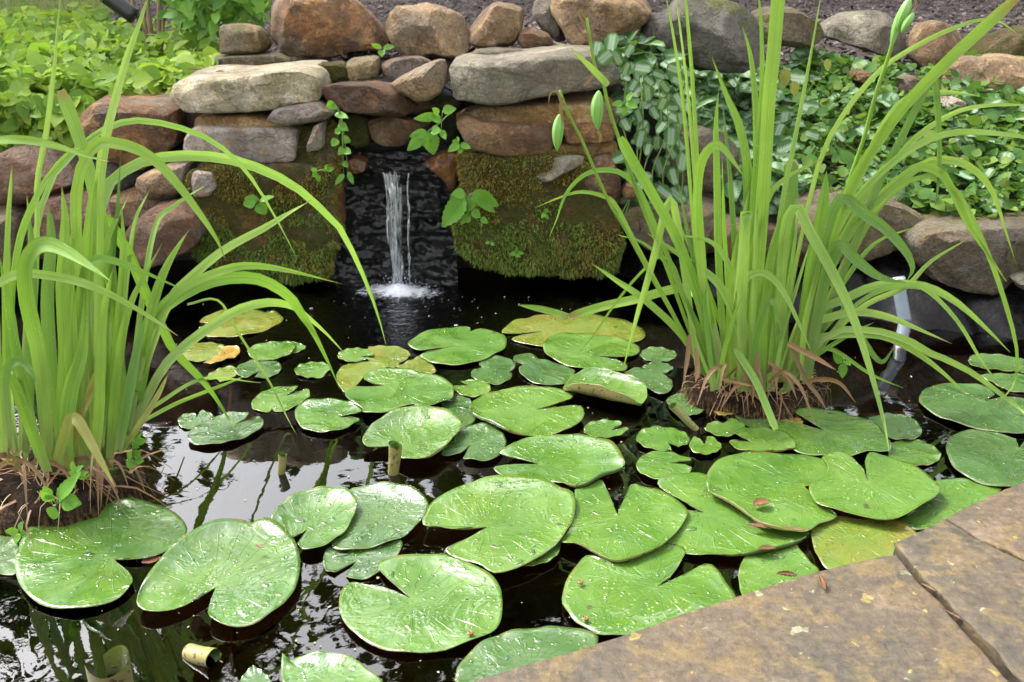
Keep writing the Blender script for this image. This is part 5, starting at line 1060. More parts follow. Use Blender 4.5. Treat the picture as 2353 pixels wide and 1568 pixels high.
s2 = stalk(irisR, [(1630, 870), (1580, 782), (1500, 642), (1435, 524), (1401, 468), (1368, 395), (1335, 318), (1306, 262), (1286, 208)], 8, YR, yp)
s3 = stalk(irisR, [(1840, 860), (1870, 710), (1918, 532), (1950, 420), (1985, 318), (2012, 218), (2045, 118), (2066, 30)], 11, YR, yp)
pod(s1, (1376, 208), (1374, 300), 27, yp - .01, -.25); pod(s2, (1286, 262), (1280, 348), 25, yp - .01, -.1)
pod(s3, (2090, -5), (2062, 70), 26, yp - .01); pod(s3, (2098, 28), (2072, 76), 20, yp - .02); pod(s3, (2070, 20), (2047, 112), 18, yp)
iris_leaf(s1, [(1398, 196), (1380, 178), (1350, 148), (1312, 112)], 18, yp - .01, yp - .02, 'blade', name='bract'); iris_leaf(s1, [(1355, 100), (1348, 60), (1332, 28)], 9, yp, yp, 'deadleaf', name='dry_bract'); iris_leaf(s1, [(1345, 50), (1335, 30), (1340, 20)], 16, yp, yp, 'deadleaf', name='dry_bract')
iris_leaf(s2, [(1290, 240), (1280, 212), (1265, 215), (1260, 240)], 6, yp, yp, 'deadleaf', name='dry_bract'); iris_leaf(s2, [(1295, 225), (1288, 250), (1298, 295)], 9, yp - .02, yp - .02, 'deadleaf', name='dry_bract'); iris_leaf(s1, [(1374, 300), (1380, 315), (1378, 330)], 10, yp, yp, 'deadleaf', name='dry_bract')
iris_leaf(s1, [(1362, 175), (1350, 190), (1340, 198)], 9, yp, yp, 'deadleaf', name='dry_bract'); iris_leaf(s3, [(2100, -10), (2105, 10), (2100, 30)], 7, yp, yp, 'deadleaf', name='dry_bract')
# ------------------------------------------------------------------ small leaves (templates, many to a mesh)
# template points: (u along the leaf 0..1, v across -1..1, lift)
OVATE = [(0, 0, 0), (.33, 0, -.04), (.68, 0, -.02), (1, 0, -.10), (.10, .55, .05), (.36, .98, .08), (.70, .72, .04), (.10, -.55, .05), (.36, -.98, .08), (.70, -.72, .04)]
OVATE_F = [(0, 4, 5, 1), (1, 5, 6, 2), (2, 6, 3), (0, 1, 8, 7), (1, 2, 9, 8), (2, 3, 9)]
def leaf_cloud(name, items, mat, parent=None, wr=.42, extra=None, origin=None):
    """items: (base, direction, normal, length, width ratio)"""
    V = []; Fc = []; UV = []
    for b, d, n, l, w in items:
        s = d.cross(n).normalized(); n = s.cross(d).normalized(); k = len(V)
        for u, v, z in OVATE:
            V.append(b + d * (u * l) + s * (v * l * w * .5) + n * (z * l)); UV.append((v * .5 + .5, u))
        for f in OVATE_F: Fc.append(tuple(k + i for i in f))
    return mesh_obj(name, V, Fc, mat, parent, uvs=UV, origin=origin)
def leaf_mat(name, c1, c2, c3, trans=.35, silver=0.0, rough=.55, edge=None):
    t = NT(name); uv = t.n('SeparateXYZ', Vector=t.n('TexCoord').outputs['UV']); u, v = uv.outputs[0], uv.outputs[1]
    rnd = t.n('NewGeometry').outputs['Random Per Island']; orn = t.n('ObjectInfo').outputs['Random']
    co = t.coords('Object', False)
    col = t.ramp(rnd, [(0, c1), (.5, c2), (1, c3)])
    ac = t.math('ABSOLUTE', t.math('SUBTRACT', u, .5))
    lat = t.math('ABSOLUTE', t.math('SINE', t.math('ADD', t.math('MULTIPLY', v, 26.0), t.math('MULTIPLY', ac, -22.0))))
    ln = t.ramp(lat, [(0, 1), (.22, 0)])
    mid = t.ramp(ac, [(0, 1), (.035, 0)])
    if silver:
        zig = t.math('ADD', ac, t.math('MULTIPLY', t.math('SUBTRACT', lat, .5), .10))
        zig = t.math('ADD', zig, t.math('MULTIPLY', t.math('SUBTRACT', t.noise(co, 130, 2), .5), .10))
        sv = t.ramp(zig, [(.15, 1), (.26, 0)])
        sv = t.math('MULTIPLY', sv, t.ramp(v, [(.06, 0), (.16, 1), (.78, 1), (.9, 0)]))
        col = t.mix(t.math('MULTIPLY', sv, silver), col, (.25, .33, .22))
        col = t.mix(t.math('MULTIPLY', mid, .6), col, c1)
    else:
        col = t.mix(t.math('MULTIPLY', t.math('MAXIMUM', mid, t.math('MULTIPLY', ln, .5)), .28), col, tuple(c * .55 for c in c1))
    b = t.bsdf(Base_Color=col, Roughness=rough, Normal=t.bump(t.math('ADD', ln, mid), .25, .002)); b.inputs['Specular IOR Level'].default_value = .22
    tl = t.n('BsdfTranslucent', Color=t.mix(.3, col, (.35, .6, .05)))
    return t.surf(t.n('MixShader', _0=trans, _1=b, _2=tl))
M['lime'] = leaf_mat('leaf_lime', (.08, .17, .018), (.17, .29, .028), (.29, .39, .045), trans=.42)
M['silver'] = leaf_mat('leaf_variegated', (.028, .09, .018), (.04, .115, .022), (.06, .14, .028), silver=.9, trans=.2)
M['clover'] = leaf_mat('leaf_small_green', (.028, .085, .012), (.06, .145, .02), (.15, .22, .035), trans=.28)
M['seedling'] = leaf_mat('leaf_seedling', (.10, .25, .03), (.13, .30, .035), (.16, .33, .045), trans=.35, rough=.35)
M['shrubleaf'] = leaf_mat('leaf_shrub', (.07, .18, .025), (.11, .25, .03), (.17, .32, .045), trans=.4)
M['treeleaf'] = leaf_mat('leaf_tree', (.018, .045, .010), (.03, .07, .014), (.045, .09, .02), trans=.2, rough=.5)
M['greenstem'] = NT('green_stem'); _t = M['greenstem']; M['greenstem'] = _t.surf(_t.bsdf(Base_Color=(.14, .22, .05), Roughness=.5))

def scatter(n, region, seed, size, hgt, tilt=.55, wr=(.62, .85), face=0.35, dens=None):
    rs = random.Random(seed); out = []; tries = 0
    while len(out) < n and tries < n * 12:
        tries += 1
        x, y = region(rs)
        if x is None: continue
        if dens and rs.random() > dens(x, y): continue
        h = rs.random() ** .8 * hgt(x, y) if callable(hgt) else rs.random() ** .8 * hgt
        z = terrain(x, y) + .01 + h
        nrm = Vector((rs.gauss(0, tilt), rs.gauss(-face, tilt), 1)).normalized()
        a = rs.uniform(0, 6.283); d = Vector((math.cos(a), math.sin(a), 0)); d = (d - nrm * d.dot(nrm)).normalized()
        s = size(x, y) if callable(size) else size
        out.append((Vector((x, y, z)), d, nrm, s * (.4 + 1.0 * rs.random() ** 1.3), rs.uniform(*wr)))
    return out
# left bed: lime green creeping ground cover
def regL(rs):
    y = 3.16 + 3.0 * rs.random() ** 1.5; x = rs.uniform(-.56 * y - .3, -.98 + .02 * (y - 3))
    if x > -.28 * y - .06 + .25 * noise.noise(Vector((y * 2, 1, 1))) and y > 3.75: return None, None
    if y > 5.2 and x > -.40 * y: return None, None
    return x, y
lump = lambda x, y: .04 + .17 * (noise.noise(Vector((x * 3.2, y * 3.2, 2))) * .5 + .5)
hang_ = []; rs = random.Random(44)
for _ in range(520):      # runners hanging over the edge of the left bank
    q = (rs.uniform(-60, 200), 215 + 130 * rs.random() ** 1.2); pp = at_y(q, 3.19 + rs.uniform(-.05, .05)); nn = Vector((rs.gauss(0, .5), -1, rs.gauss(.6, .4))).normalized(); a = rs.gauss(-1.4, .8); d = Vector((math.cos(a), -.2, math.sin(a))); d = (d - nn * d.dot(nn)).normalized()
    hang_.append((pp, d, nn, .05 * (.5 + .9 * rs.random()), rs.uniform(.62, .85)))
tag(leaf_cloud('ground_cover', hang_ + scatter(5600, regL, 1, .066, lump, tilt=.7, dens=lambda x, y: 1.0 if noise.noise(Vector((x * 5, y * 5, 3))) < .15 else .3), M['lime'], origin=(-1.6, 4, .5)), 'bright lime green leafy groundcover on the left bank', 'groundcover', kind='stuff')
# right slope: silver-veined and small green
def regR(rs):
    y = 2.72 + 1.5 * rs.random(); x = rs.uniform(.36, .60 * y + .2)
    if y < shore(x) + .02 or y > 3.72 + .12 * noise.noise(Vector((x * 3, 0, 0))): return None, None
    return x, y
def regV(rs):
    x, y = regR(rs)
    if x is None: return x, y
    m = noise.noise(Vector((x * 2.3, y * 2.3, 7))) + 1.1 - .95 * x + .35 * (y - 3.4)
    return (x, y) if m > 0 or rs.random() < .05 else (None, None)
def regC(rs):
    x, y = regR(rs)
    if x is None: return x, y
    m = noise.noise(Vector((x * 2.3, y * 2.3, 7))) + 1.1 - .95 * x + .35 * (y - 3.4)
    return (x, y) if m < .35 else (None, None)
lumpR = lambda x, y: .03 + .07 * (noise.noise(Vector((x * 4, y * 4, 9))) * .5 + .5)
gaps = lambda x, y: 1.0 if noise.noise(Vector((x * 6.5, y * 6.5, 21))) < .12 else .25
tag(leaf_cloud('variegated_ground_cover', scatter(2100, regV, 2, .072, lumpR, tilt=.55, face=.5, dens=gaps), M['silver'], origin=(.8, 3.4, .4)), 'silver-veined dark green groundcover on the right slope', 'groundcover', kind='stuff')
tag(leaf_cloud('green_ground_cover', scatter(5600, regC, 3, .040, lumpR, tilt=.7, wr=(.7, 1.1), dens=gaps), M['clover'], origin=(1.4, 3.3, .4)), 'small-leaved green groundcover at the right of the slope', 'groundcover', kind='stuff')

# trailing variegated plant over the right end of the wall
tp = empty('trailing_plant', at_y((1490, 300), 2.92), 'silver-veined plant trailing over the right end of the wall', 'plant')
rs = random.Random(31)
def facing(rs, t=.35): return Vector((rs.gauss(0, t), -1, rs.gauss(.45, t))).normalized()
spots = [('b', q) for q in [(2010, 590), (2230, 600), (2320, 560), (1960, 860), (2200, 880), (2270, 945), (2275, 1045), (2110, 1030), (1930, 1085), (2290, 1220), (2080, 1250), (2320, 1350), (2140, 1430), (2010, 700), (2110, 640), (2210, 720), (2050, 800), (2160, 780), (2330, 700), (2060, 960), (1990, 1180), (2190, 1150), (2230, 1330), (2040, 1340), (2290, 1450), (2180, 1520), (1960, 480), (2080, 470), (2190, 520), (2300, 480), (1900, 400), (1980, 350), (1860, 300), (1760, 340), (1820, 390), (2060, 1420), (2340, 820), (2120, 560), (1950, 760), (2350, 1120)]]
for cr, q in spots:
    p = at_y(px(cr, q), 2.9 + rs.uniform(-.03, .05)); l = rs.uniform(34, 56) * pix_m(p); a = rs.gauss(-1.2, .8)
    n = facing(rs); d = Vector((math.cos(a), -.2, math.sin(a))); d = (d - n * d.dot(n)).normalized()
    leaf_cloud('leaf', [(p - d * l * .5, d, n, l, rs.uniform(.62, .82))], M['silver'], tp)
for _ in range(55):
    q = (rs.uniform(1425, 1580), rs.uniform(150, 520)); p = at_y(q, 2.96 + rs.uniform(-.03, .06)); l = rs.uniform(24, 44) * pix_m(p); a = rs.gauss(-1.2, .9)
    n = facing(rs, .45); d = Vector((math.cos(a), -.2, math.sin(a))); d = (d - n * d.dot(n)).normalized()
    leaf_cloud('leaf', [(p - d * l * .5, d, n, l, rs.uniform(.62, .82))], M['silver'], tp)
for k in range(7):
    x = 1440 + k * 22; P = [at_y((x + rs.uniform(-15, 15), 160 + 20 * k % 60), 2.97), at_y((x + rs.uniform(-20, 20), 290), 2.93), at_y((x + rs.uniform(-30, 30), 400), 2.92), at_y((x + rs.uniform(-30, 30), 500), 2.92)]
    v, f = tube(catmull(P, 14), .002, 6); mesh_obj('stem', v, f, M['greenstem'], tp)

# ------------------------------------------------------------------ seedlings rooted in the wall and elsewhere
def serr_leaf(parent, a, b, w, nrm, mat='seedling', teeth=7):
    """toothed leaf from a to b"""
    d = b - a; l = d.length; d.normalize(); s = d.cross(nrm).normalized(); n = s.cross(d).normalized(); V = []; UV = []; Fc = []; m = teeth * 2
    for i in range(m + 1):
        t = i / m; hw = w * .5 * (math.sin(math.pi * t ** .72) ** .8 if 0 < t < 1 else 0) * (1 if i % 2 else .86)
        c = a + d * (t * l) - n * (.10 * l * t * t) + n * .02 * l * math.sin(t * 9)
        V += [c - s * hw + n * hw * .25, c - n * .0, c + s * hw + n * hw * .25]; UV += [(.5 - hw / w, t), (.5, t), (.5 + hw / w, t)]
    for i in range(m):
        k = 3 * i; Fc += [(k, k + 1, k + 4, k + 3), (k + 1, k + 2, k + 5, k + 4)]
    return mesh_obj('leaf', V, Fc, M[mat], parent, uvs=UV)
SG = 'seedlings growing in wall joints and root balls'
def seedling(label, root, hub, leaves, Y, mat='seedling', zfloor=None, stems=True):
    """leaves: (base px, tip px, width px)"""
    r0 = at_y(root, Y); o = empty('seedling', r0, label, 'seedling', SG); rs = random.Random(int(root[0] + root[1]))
    h = at_y(hub, Y - .03); v, f = tube(catmull([r0, r0.lerp(h, .5) + Vector((0, -.006, .004)), h], 8), .0016, 6); mesh_obj('stem', v, f, M['greenstem'], o)
    for b, t, w in leaves:
        y0 = Y - .03 + rs.uniform(-.006, .006); A = at_y(b, y0); B = at_y(t, y0 - rs.uniform(.0, .025))
        serr_leaf(o, A, B, w * pix_m(A), facing(rs, .3), mat)
        if (A - h).length > .006:
            v, f = tube([h, h.lerp(A, .5) + Vector((0, 0, .002)), A], .0011, 5); mesh_obj('stem', v, f, M['greenstem'], o)
    return o
def Bp(*q): return [px('b', p) for p in q]
def bl(cr, L): return [(px(cr, a), px(cr, b), w * CS) for a, b, w in L]
seedling('large-leaved nettle-like seedling on the moss right of the waterfall', px('b', (850, 1440)), px('b', (870, 1360)), bl('b', [((850, 1360), (690, 1568), 150), ((840, 1345), (740, 1420), 110), ((880, 1350), (860, 1470), 130), ((900, 1330), (1085, 1420), 130), ((920, 1330), (1060, 1470), 90), ((850, 1330), (760, 1340), 80), ((900, 1450), (960, 1500), 70), ((890, 1470), (820, 1550), 50), ((960, 1500), (1010, 1540), 50), ((880, 1490), (870, 1540), 40)]), 2.86)
seedling('toothed seedling drooping above the waterfall mouth', px('b', (760, 780)), px('b', (690, 840)), bl('b', [((690, 830), (600, 800), 80), ((660, 800), (500, 820), 70), ((670, 790), (630, 745), 60), ((700, 760), (790, 750), 70), ((620, 900), (690, 900), 70), ((590, 910), (470, 940), 70), ((600, 910), (640, 1070), 130), ((570, 930), (455, 1040), 90), ((690, 900), (720, 960), 50), ((600, 930), (560, 1010), 70)]), 2.92)
seedling('small seedling in the joint under the right wall stone', px('b', (810, 990)), px('b', (810, 990)), bl('b', [((805, 980), (765, 970), 40), ((810, 990), (735, 1045), 60), ((815, 1000), (820, 1060), 60), ((820, 995), (895, 1020), 50), ((810, 980), (800, 945), 40)]), 2.88)
seedling('trailing round-leaved vine left of the waterfall mouth', px('a', (2300, 720)), px('a', (2352, 790)), [((752, 236), (775, 250), 22), ((770, 262), (800, 270), 22), ((778, 285), (800, 300), 22), ((786, 318), (806, 326), 20), ((775, 320), (762, 336), 20), ((790, 345), (806, 352), 20), ((788, 372), (800, 385), 16), ((790, 400), (770, 425), 14), ((800, 395), (812, 425), 14), ((770, 240), (748, 246), 18), ((782, 300), (768, 305), 18), ((790, 340), (778, 356), 18)], 2.9)
seedling('five-leaved seedling on the moss of the left wall block', px('a', (1790, 1400)), px('a', (1780, 1390)), bl('a', [((1770, 1380), (1680, 1365), 70), ((1760, 1390), (1670, 1410), 80), ((1780, 1400), (1830, 1480), 100), ((1790, 1385), (1880, 1350), 60), ((1775, 1390), (1740, 1340), 50)]), 2.86)
seedling('tiny seedling at the upper right of the left moss', px('a', (2180, 1190)), px('a', (2180, 1180)), bl('a', [((2180, 1180), (2145, 1160), 40), ((2180, 1190), (2150, 1220), 40), ((2185, 1200), (2200, 1255), 40), ((2240, 1170), (2250, 1135), 35), ((2245, 1170), (2300, 1160), 40), ((2240, 1175), (2230, 1165), 30)]), 2.86)
seedling('tiny seedling low on the right moss above the water', px('e', (1200, 210)), px('e', (1205, 180)), bl('e', [((1205, 175), (1155, 190), 35), ((1205, 170), (1210, 135), 30), ((1210, 175), (1258, 180), 35), ((1205, 190), (1230, 205), 30)]), 2.86)
seedling('tiny yellowish seedling near the top left of the hanging right moss', px('e', (1025, 115)), px('e', (1025, 108)), bl('e', [((1020, 105), (992, 108), 25), ((1025, 105), (1030, 88), 25), ((1030, 108), (1055, 125), 28)]), 2.86)
seedling('tiny two-leaved sprout high on the right moss', px('b', (1410, 1480)), px('b', (1405, 1470)), bl('b', [((1405, 1470), (1380, 1500), 35), ((1408, 1465), (1420, 1435), 35), ((1408, 1480), (1425, 1510), 30)]), 2.86)
seedling('yellow-green sprout beside the right wall edge under variegated leaves', px('b', (1950, 720)), px('b', (1950, 710)), bl('b', [((1940, 710), (1865, 720), 50), ((1960, 710), (2045, 740), 60), ((1960, 690), (2010, 640), 50), ((1945, 735), (1950, 800), 50)]), 2.86)
seedling('three-leaved sprout between the rust boulder and round tan boulder', px('b', (280, 350)), px('b', (280, 335)), bl('b', [((275, 330), (205, 305), 40), ((290, 330), (370, 320), 40), ((278, 345), (280, 390), 55)]), 3.36)
yl = ground((120, 1165), .09).y
seedling('toothed seedling on the front of the left root ball', (128, 1165), (130, 1160), [((133, 1148), (180, 1085), 36), ((140, 1155), (180, 1155), 40), ((125, 1165), (120, 1195), 36), ((122, 1150), (92, 1130), 30), ((145, 1150), (185, 1158), 44), ((115, 1140), (100, 1118), 26)], yl)
seedling('sprig of tiny leaves behind the toothed seedling on the left root ball', (175, 1120), (172, 1085), [((172, 1085), (165, 1062), 16), ((172, 1085), (190, 1070), 16), ((172, 1090), (158, 1085), 14), ((175, 1095), (200, 1085), 18), ((172, 1100), (155, 1105), 18), ((180, 1100), (205, 1095), 14)], yl + .08)
seedling('four-leaved sprout at the left edge of the huge lily pad', (42, 1225), (42, 1220), [((42, 1220), (10, 1222), 22), ((45, 1218), (50, 1200), 18), ((46, 1222), (62, 1228), 20), ((42, 1226), (36, 1250), 20)], ground((42, 1235), .03).y)
seedling('round-leaved sprig at the right edge of the left root ball', (305, 1065), (305, 1050), [((305, 1050), (292, 1040), 22), ((308, 1048), (322, 1038), 22), ((310, 1055), (330, 1060), 24), ((304, 1056), (296, 1078), 24), ((305, 1010), (325, 995), 22), ((310, 1015), (335, 1012), 22), ((305, 1020), (320, 1030), 18)], YL + .02)
seedling('dark leafy sprig hanging at the right of the right root ball', (1935, 820), (1938, 835), [((1938, 835), (1935, 870), 22), ((1932, 835), (1915, 812), 18), ((1942, 830), (1955, 840), 14)], YR + .02)
# dead yellow leaves among the right ground cover
for lab, q, s in (('withered peach-coloured leaf amid the variegated groundcover', (1800, 180), 36), ('pale yellow curled leaf upright in the right groundcover', (1898, 150), 24), ('cream leaf hanging beside the withered peach leaf', (1822, 205), 30)):
    p = at_y(q, 3.3); o = serr_leaf(None, p + Vector((0, 0, s * pix_m(p) * .6)), p - Vector((-.01, 0, s * pix_m(p) * .6)), s * .8 * pix_m(p), Vector((0, -1, .3)), 'bladeyellow', 5); o.name = 'withered_leaf'; tag(o, lab, 'leaf', 'withered leaves in the right groundcover')

# ------------------------------------------------------------------ moss fur on the wall blocks
def moss_mat():
    t = NT('moss_tufts'); co = t.coords('Object', False); r = t.n('NewGeometry').outputs['Random Per Island']
    n1 = t.noise(co, 7, 4, .6)
    a = t.ramp(r, [(0, (.08, .14, .018)), (.6, (.16, .24, .03)), (1, (.26, .34, .05))]); b = t.ramp(r, [(0, (.13, .095, .018)), (.6, (.25, .19, .03)), (1, (.34, .26, .045))])
    zz = t.n('SeparateXYZ', Vector=t.n('NewGeometry').outputs['Position']).outputs[2]
    n1 = t.math('ADD', n1, t.n('MapRange', Value=zz, From_Min=.02, From_Max=.35, To_Min=-.16, To_Max=.10).outputs[0])
    col = t.mix(t.ramp(n1, [(.42, 0), (.58, 1)]), a, b)
    return t.surf(t.n('MixShader', _0=.25, _1=t.bsdf(Base_Color=col, Roughness=.7), _2=t.n('BsdfTranslucent', Color=col)))
M['moss'] = moss_mat()
def fur(src, n, seed, lmin, lmax, keep, name='moss', hang=.0, parent=None):
    rs = random.Random(seed); me = src.data; off = WL[src.name]; P = []; ar = [f.area for f in me.polygons]; cum = np.cumsum(ar); V = []; Fc = []; UV = []; k = 0; tr = 0
    while k < n and tr < n * 6:
        tr += 1; f = me.polygons[int(np.searchsorted(cum, rs.random() * cum[-1]))]
        vs = [Vector(me.vertices[i].co) for i in f.vertices]; a, b = rs.random(), rs.random()
        p = vs[0].lerp(vs[1], a).lerp(vs[-1].lerp(vs[2], a), b) + off; nr = Vector(f.normal)
        if nr.y > .3 or not keep(p): continue
        l = rs.uniform(lmin, lmax) * (1 + .8 * noise.noise(p * 22)); hg = hang * sstep(.25, .02, p.z)
        d = (nr + Vector((rs.gauss(0, .5), rs.gauss(0, .4), rs.gauss(0, .6) - hg * 1.3))).normalized(); l *= 1 + hg * .9
        s = d.cross(Vector((rs.gauss(0, 1), rs.gauss(0, 1), rs.gauss(0, 1)))).normalized() * l * .13; b0 = len(V)
        m = p + d * l * .55 + Vector((0, 0, -.12 * l * (1 + hg * 3)))
        V += [p - s, p + s, m + s * .8, m - s * .8, p + d * l + Vector((0, 0, -.35 * l * (1 + hg * 2)))]; Fc += [(b0, b0 + 1, b0 + 2, b0 + 3), (b0 + 3, b0 + 2, b0 + 4)]; k += 1
    return tag(mesh_obj(name, V, Fc, M['moss'], parent), kind='stuff')
patch = lambda thr, sc=9.0: (lambda p: noise.noise(p * sc) + .5 * noise.noise(p * sc * 2.3) > thr)
fur(mossL[1], 42000, 1, .004, .012, patch(-.16), hang=.25, parent=wall)
fur(mossL[0], 8000, 2, .004, .009, patch(-.4), parent=wall)
fur(mossR[0], 46000, 3, .004, .012, lambda p: noise.noise(p * 8) + .5 * noise.noise(p * 19) > (-.16 + .9 * sstep(.05, .32, p.x) * sstep(.12, .3, p.z) - .2), hang=.3, parent=wall)

# ------------------------------------------------------------------ mulch chips and lawn grass
def chip_mat():
    t = NT('bark_chip'); r = t.n('NewGeometry').outputs['Random Per Island']; n1 = t.noise(t.coords('Object', False), 200, 3)
    col = t.ramp(r, [(0, (.03, .022, .02)), (.4, (.075, .055, .05)), (.75, (.12, .095, .09)), (.93, (.20, .165, .15)), (1, (.16, .08, .04))])
    return t.surf(t.bsdf(Base_Color=t.mix(.5, col, t.ramp(n1, [(.3, (.5,) * 3), (.7, (1.4,) * 3)]), 'MULTIPLY'), Roughness=.8))
M['chip'] = chip_mat()
rs = random.Random(77); V = []; Fc = []
k = 0
while k < 15000:
    y = 3.3 + 5.8 * rs.random() ** 1.25; x = rs.uniform(-.62 * y, .62 * y)
    if y < shore(x) + .15 or (x > .45 and y < 3.7) or (x < -1.0 and y < 3.9 and rs.random() < .8): continue
    if y > 5.9 and x < lawn_edge(y) + .06: continue
    k += 1; l = rs.uniform(.014, .045); w = l * rs.uniform(.2, .5); h = rs.uniform(.003, .008); a = rs.uniform(0, 6.28)
    d = Vector((math.cos(a), math.sin(a), rs.gauss(0, .35))).normalized(); s = d.cross(Vector((rs.gauss(0, .4), rs.gauss(0, .4), 1))).normalized(); u = s.cross(d)
    c = Vector((x, y, terrain(x, y) + rs.uniform(.002, .022))); b = len(V)
    for sx, sy in ((-1, -.7), (1, -1), (.8, 1), (-1, .8)): V.append(c + d * (sx * l * .5) + s * (sy * w * .5) + u * h * .5)
    for sx, sy in ((-1, -.7), (1, -1), (.8, 1), (-1, .8)): V.append(c + d * (sx * l * .5) + s * (sy * w * .5) - u * h * .5)
    Fc += [(b, b + 1, b + 2, b + 3)] + [(b + i, b + 4 + i, b + 4 + (i + 1) % 4, b + (i + 1) % 4) for i in range(4)]
tag(mesh_obj('mulch', V, Fc, M['chip'], smooth=False, origin=(0, 5, .6)), 'dark shredded bark mulch covering the bed behind the boulders', 'mulch', kind='stuff')
M['grass'] = leaf_mat('grass_blade', (.10, .17, .04), (.17, .24, .06), (.30, .26, .11), trans=.3)
rs = random.Random(12); V = []; Fc = []; UV = []
for _ in range(16000):
    y = 5.85 + 5.0 * rs.random() ** 1.3; x = lawn_edge(y) + .06 - rs.random() ** 1.1 * (y * .40)
    c = Vector((x, y, terrain(x, y) + .01)); a = rs.uniform(0, 6.28); l = rs.uniform(.03, .085); w = .0028
    s = Vector((math.cos(a), math.sin(a), 0)) * w; ln = Vector((rs.gauss(0, .35), rs.gauss(0, .35), 1)); b = len(V)
    V += [c - s, c + s, c + ln * l * .55 + s * .7, c + ln * l * .55 - s * .7, c + ln * l * .9 + Vector((ln.x, ln.y, -.25)) * l * .6]; UV += [(.4, 0), (.6, 0), (.6, .5), (.4, .5), (.5, 1)]
    Fc += [(b, b + 1, b + 2, b + 3), (b + 3, b + 2, b + 4)]
tag(mesh_obj('lawn_grass', V, Fc, M['grass'], uvs=UV, origin=(-3, 7, .5)), 'thin sunlit lawn grass at the top left', 'grass', kind='stuff')
# ------------------------------------------------------------------ waterfall
def fall_mat():
    t = NT('falling_water'); co = t.coords('Object', False)
    n1 = t.noise(t.n('Mapping', Vector=co, Scale=(150, 20, 11)).outputs[0], 1.0, 4, .6)
    m = t.ramp(n1, [(.40, .08), (.62, .72)])
    gl = t.n('BsdfGlossy', Color=(1, 1, 1), Roughness=.12, Normal=t.bump(n1, .8, .004)); df = t.n('BsdfDiffuse', Color=(.75, .78, .82)); tl = t.n('BsdfTranslucent', Color=(.7, .74, .8))
    w = t.n('MixShader', _0=.4, _1=t.n('MixShader', _0=.5, _1=df, _2=tl), _2=gl)
    return t.surf(t.n('MixShader', _0=m, _1=t.n('BsdfTransparent', Color=(.95, .97, 1)), _2=w))
M['fall'] = fall_mat()
wf = empty('waterfall', (FALL.x, FALL.y, 0), 'thin double stream of water falling from the wet ledge', 'waterfall')
rs = random.Random(3)
def stream(p0, p1, r0, r1, y0, y1, wig=.004):
    a = at_y(p0, y0); b = at_y(p1, y1); b.z = 0.0; P = []
    for i in range(9):
        t = i / 8; q = a.lerp(b, t); q.z = a.z + (b.z - a.z) * t ** 1.15; P.append(q + Vector((rs.gauss(0, wig), rs.gauss(0, wig * .5), 0)))
    sd_ = rs.uniform(0, 99)
    v, f = tube(catmull(P, 60), lambda t: (r0 + (r1 - r0) * t) * (.35 + 1.5 * max(0, noise.noise(Vector((t * 11, sd_, 0))) + .35) + .4 * noise.noise(Vector((t * 40, sd_, 5)))), 8); return mesh_obj('stream', v, f, M['fall'], wf)
def sheet(L0, R0, L1, R1, y0, y1, seed):
    """thin falling sheet of water that narrows and breaks up on its way down"""
    V = []; Fc = []; na, nb_ = 14, 70
    for i in range(nb_ + 1):
        t = i / nb_; y = y0 + (y1 - y0) * t
        for k in range(na + 1):
            s = k / na; pl = (L0[0] + (R0[0] - L0[0]) * s, L0[1] + (R0[1] - L0[1]) * s); pr_ = (L1[0] + (R1[0] - L1[0]) * s, L1[1])
            q = (pl[0] + (pr_[0] - pl[0]) * t ** .8 + 4 * noise.noise(Vector((t * 5, s * 2, seed))), pl[1] + (pr_[1] - pl[1]) * t); p = at_y(q, y)
            p.y += -.010 * math.sin(math.pi * s) + .006 * noise.noise(Vector((s * 7, t * 14, seed))); V.append(p)
    for i in range(nb_):
        for k in range(na):
            if noise.noise(Vector((k * .55, i * .10, seed + 3))) + .12 * (1 - i / nb_) < -.18: continue
            a = i * (na + 1) + k; Fc.append((a, a + 1, a + na + 2, a + na + 1))
    return mesh_obj('water_sheet', V, Fc, M['fall'], wf)
sheet((880, 396), (912, 400), (902, 656), (922, 656), 2.93, FALL.y + .01, 1.3)
sheet((886, 400), (925, 402), (906, 652), (926, 652), 2.945, FALL.y + .02, 7.7)
for k in range(5):
    x0 = 884 + k * 7 + rs.uniform(-2, 2); x1 = 910 + (k - 2) * 3 + rs.uniform(-2, 2)
    stream((x0, 396 + rs.uniform(-3, 6)), (x1, 652), .0022, .0028, 2.925, FALL.y + .005, .003)
stream((937, 398), (942, 650), .0026, .0034, 2.93, FALL.y + .015, .002); stream((938, 398), (940, 648), .0018, .0026, 2.93, FALL.y + .012, .002)
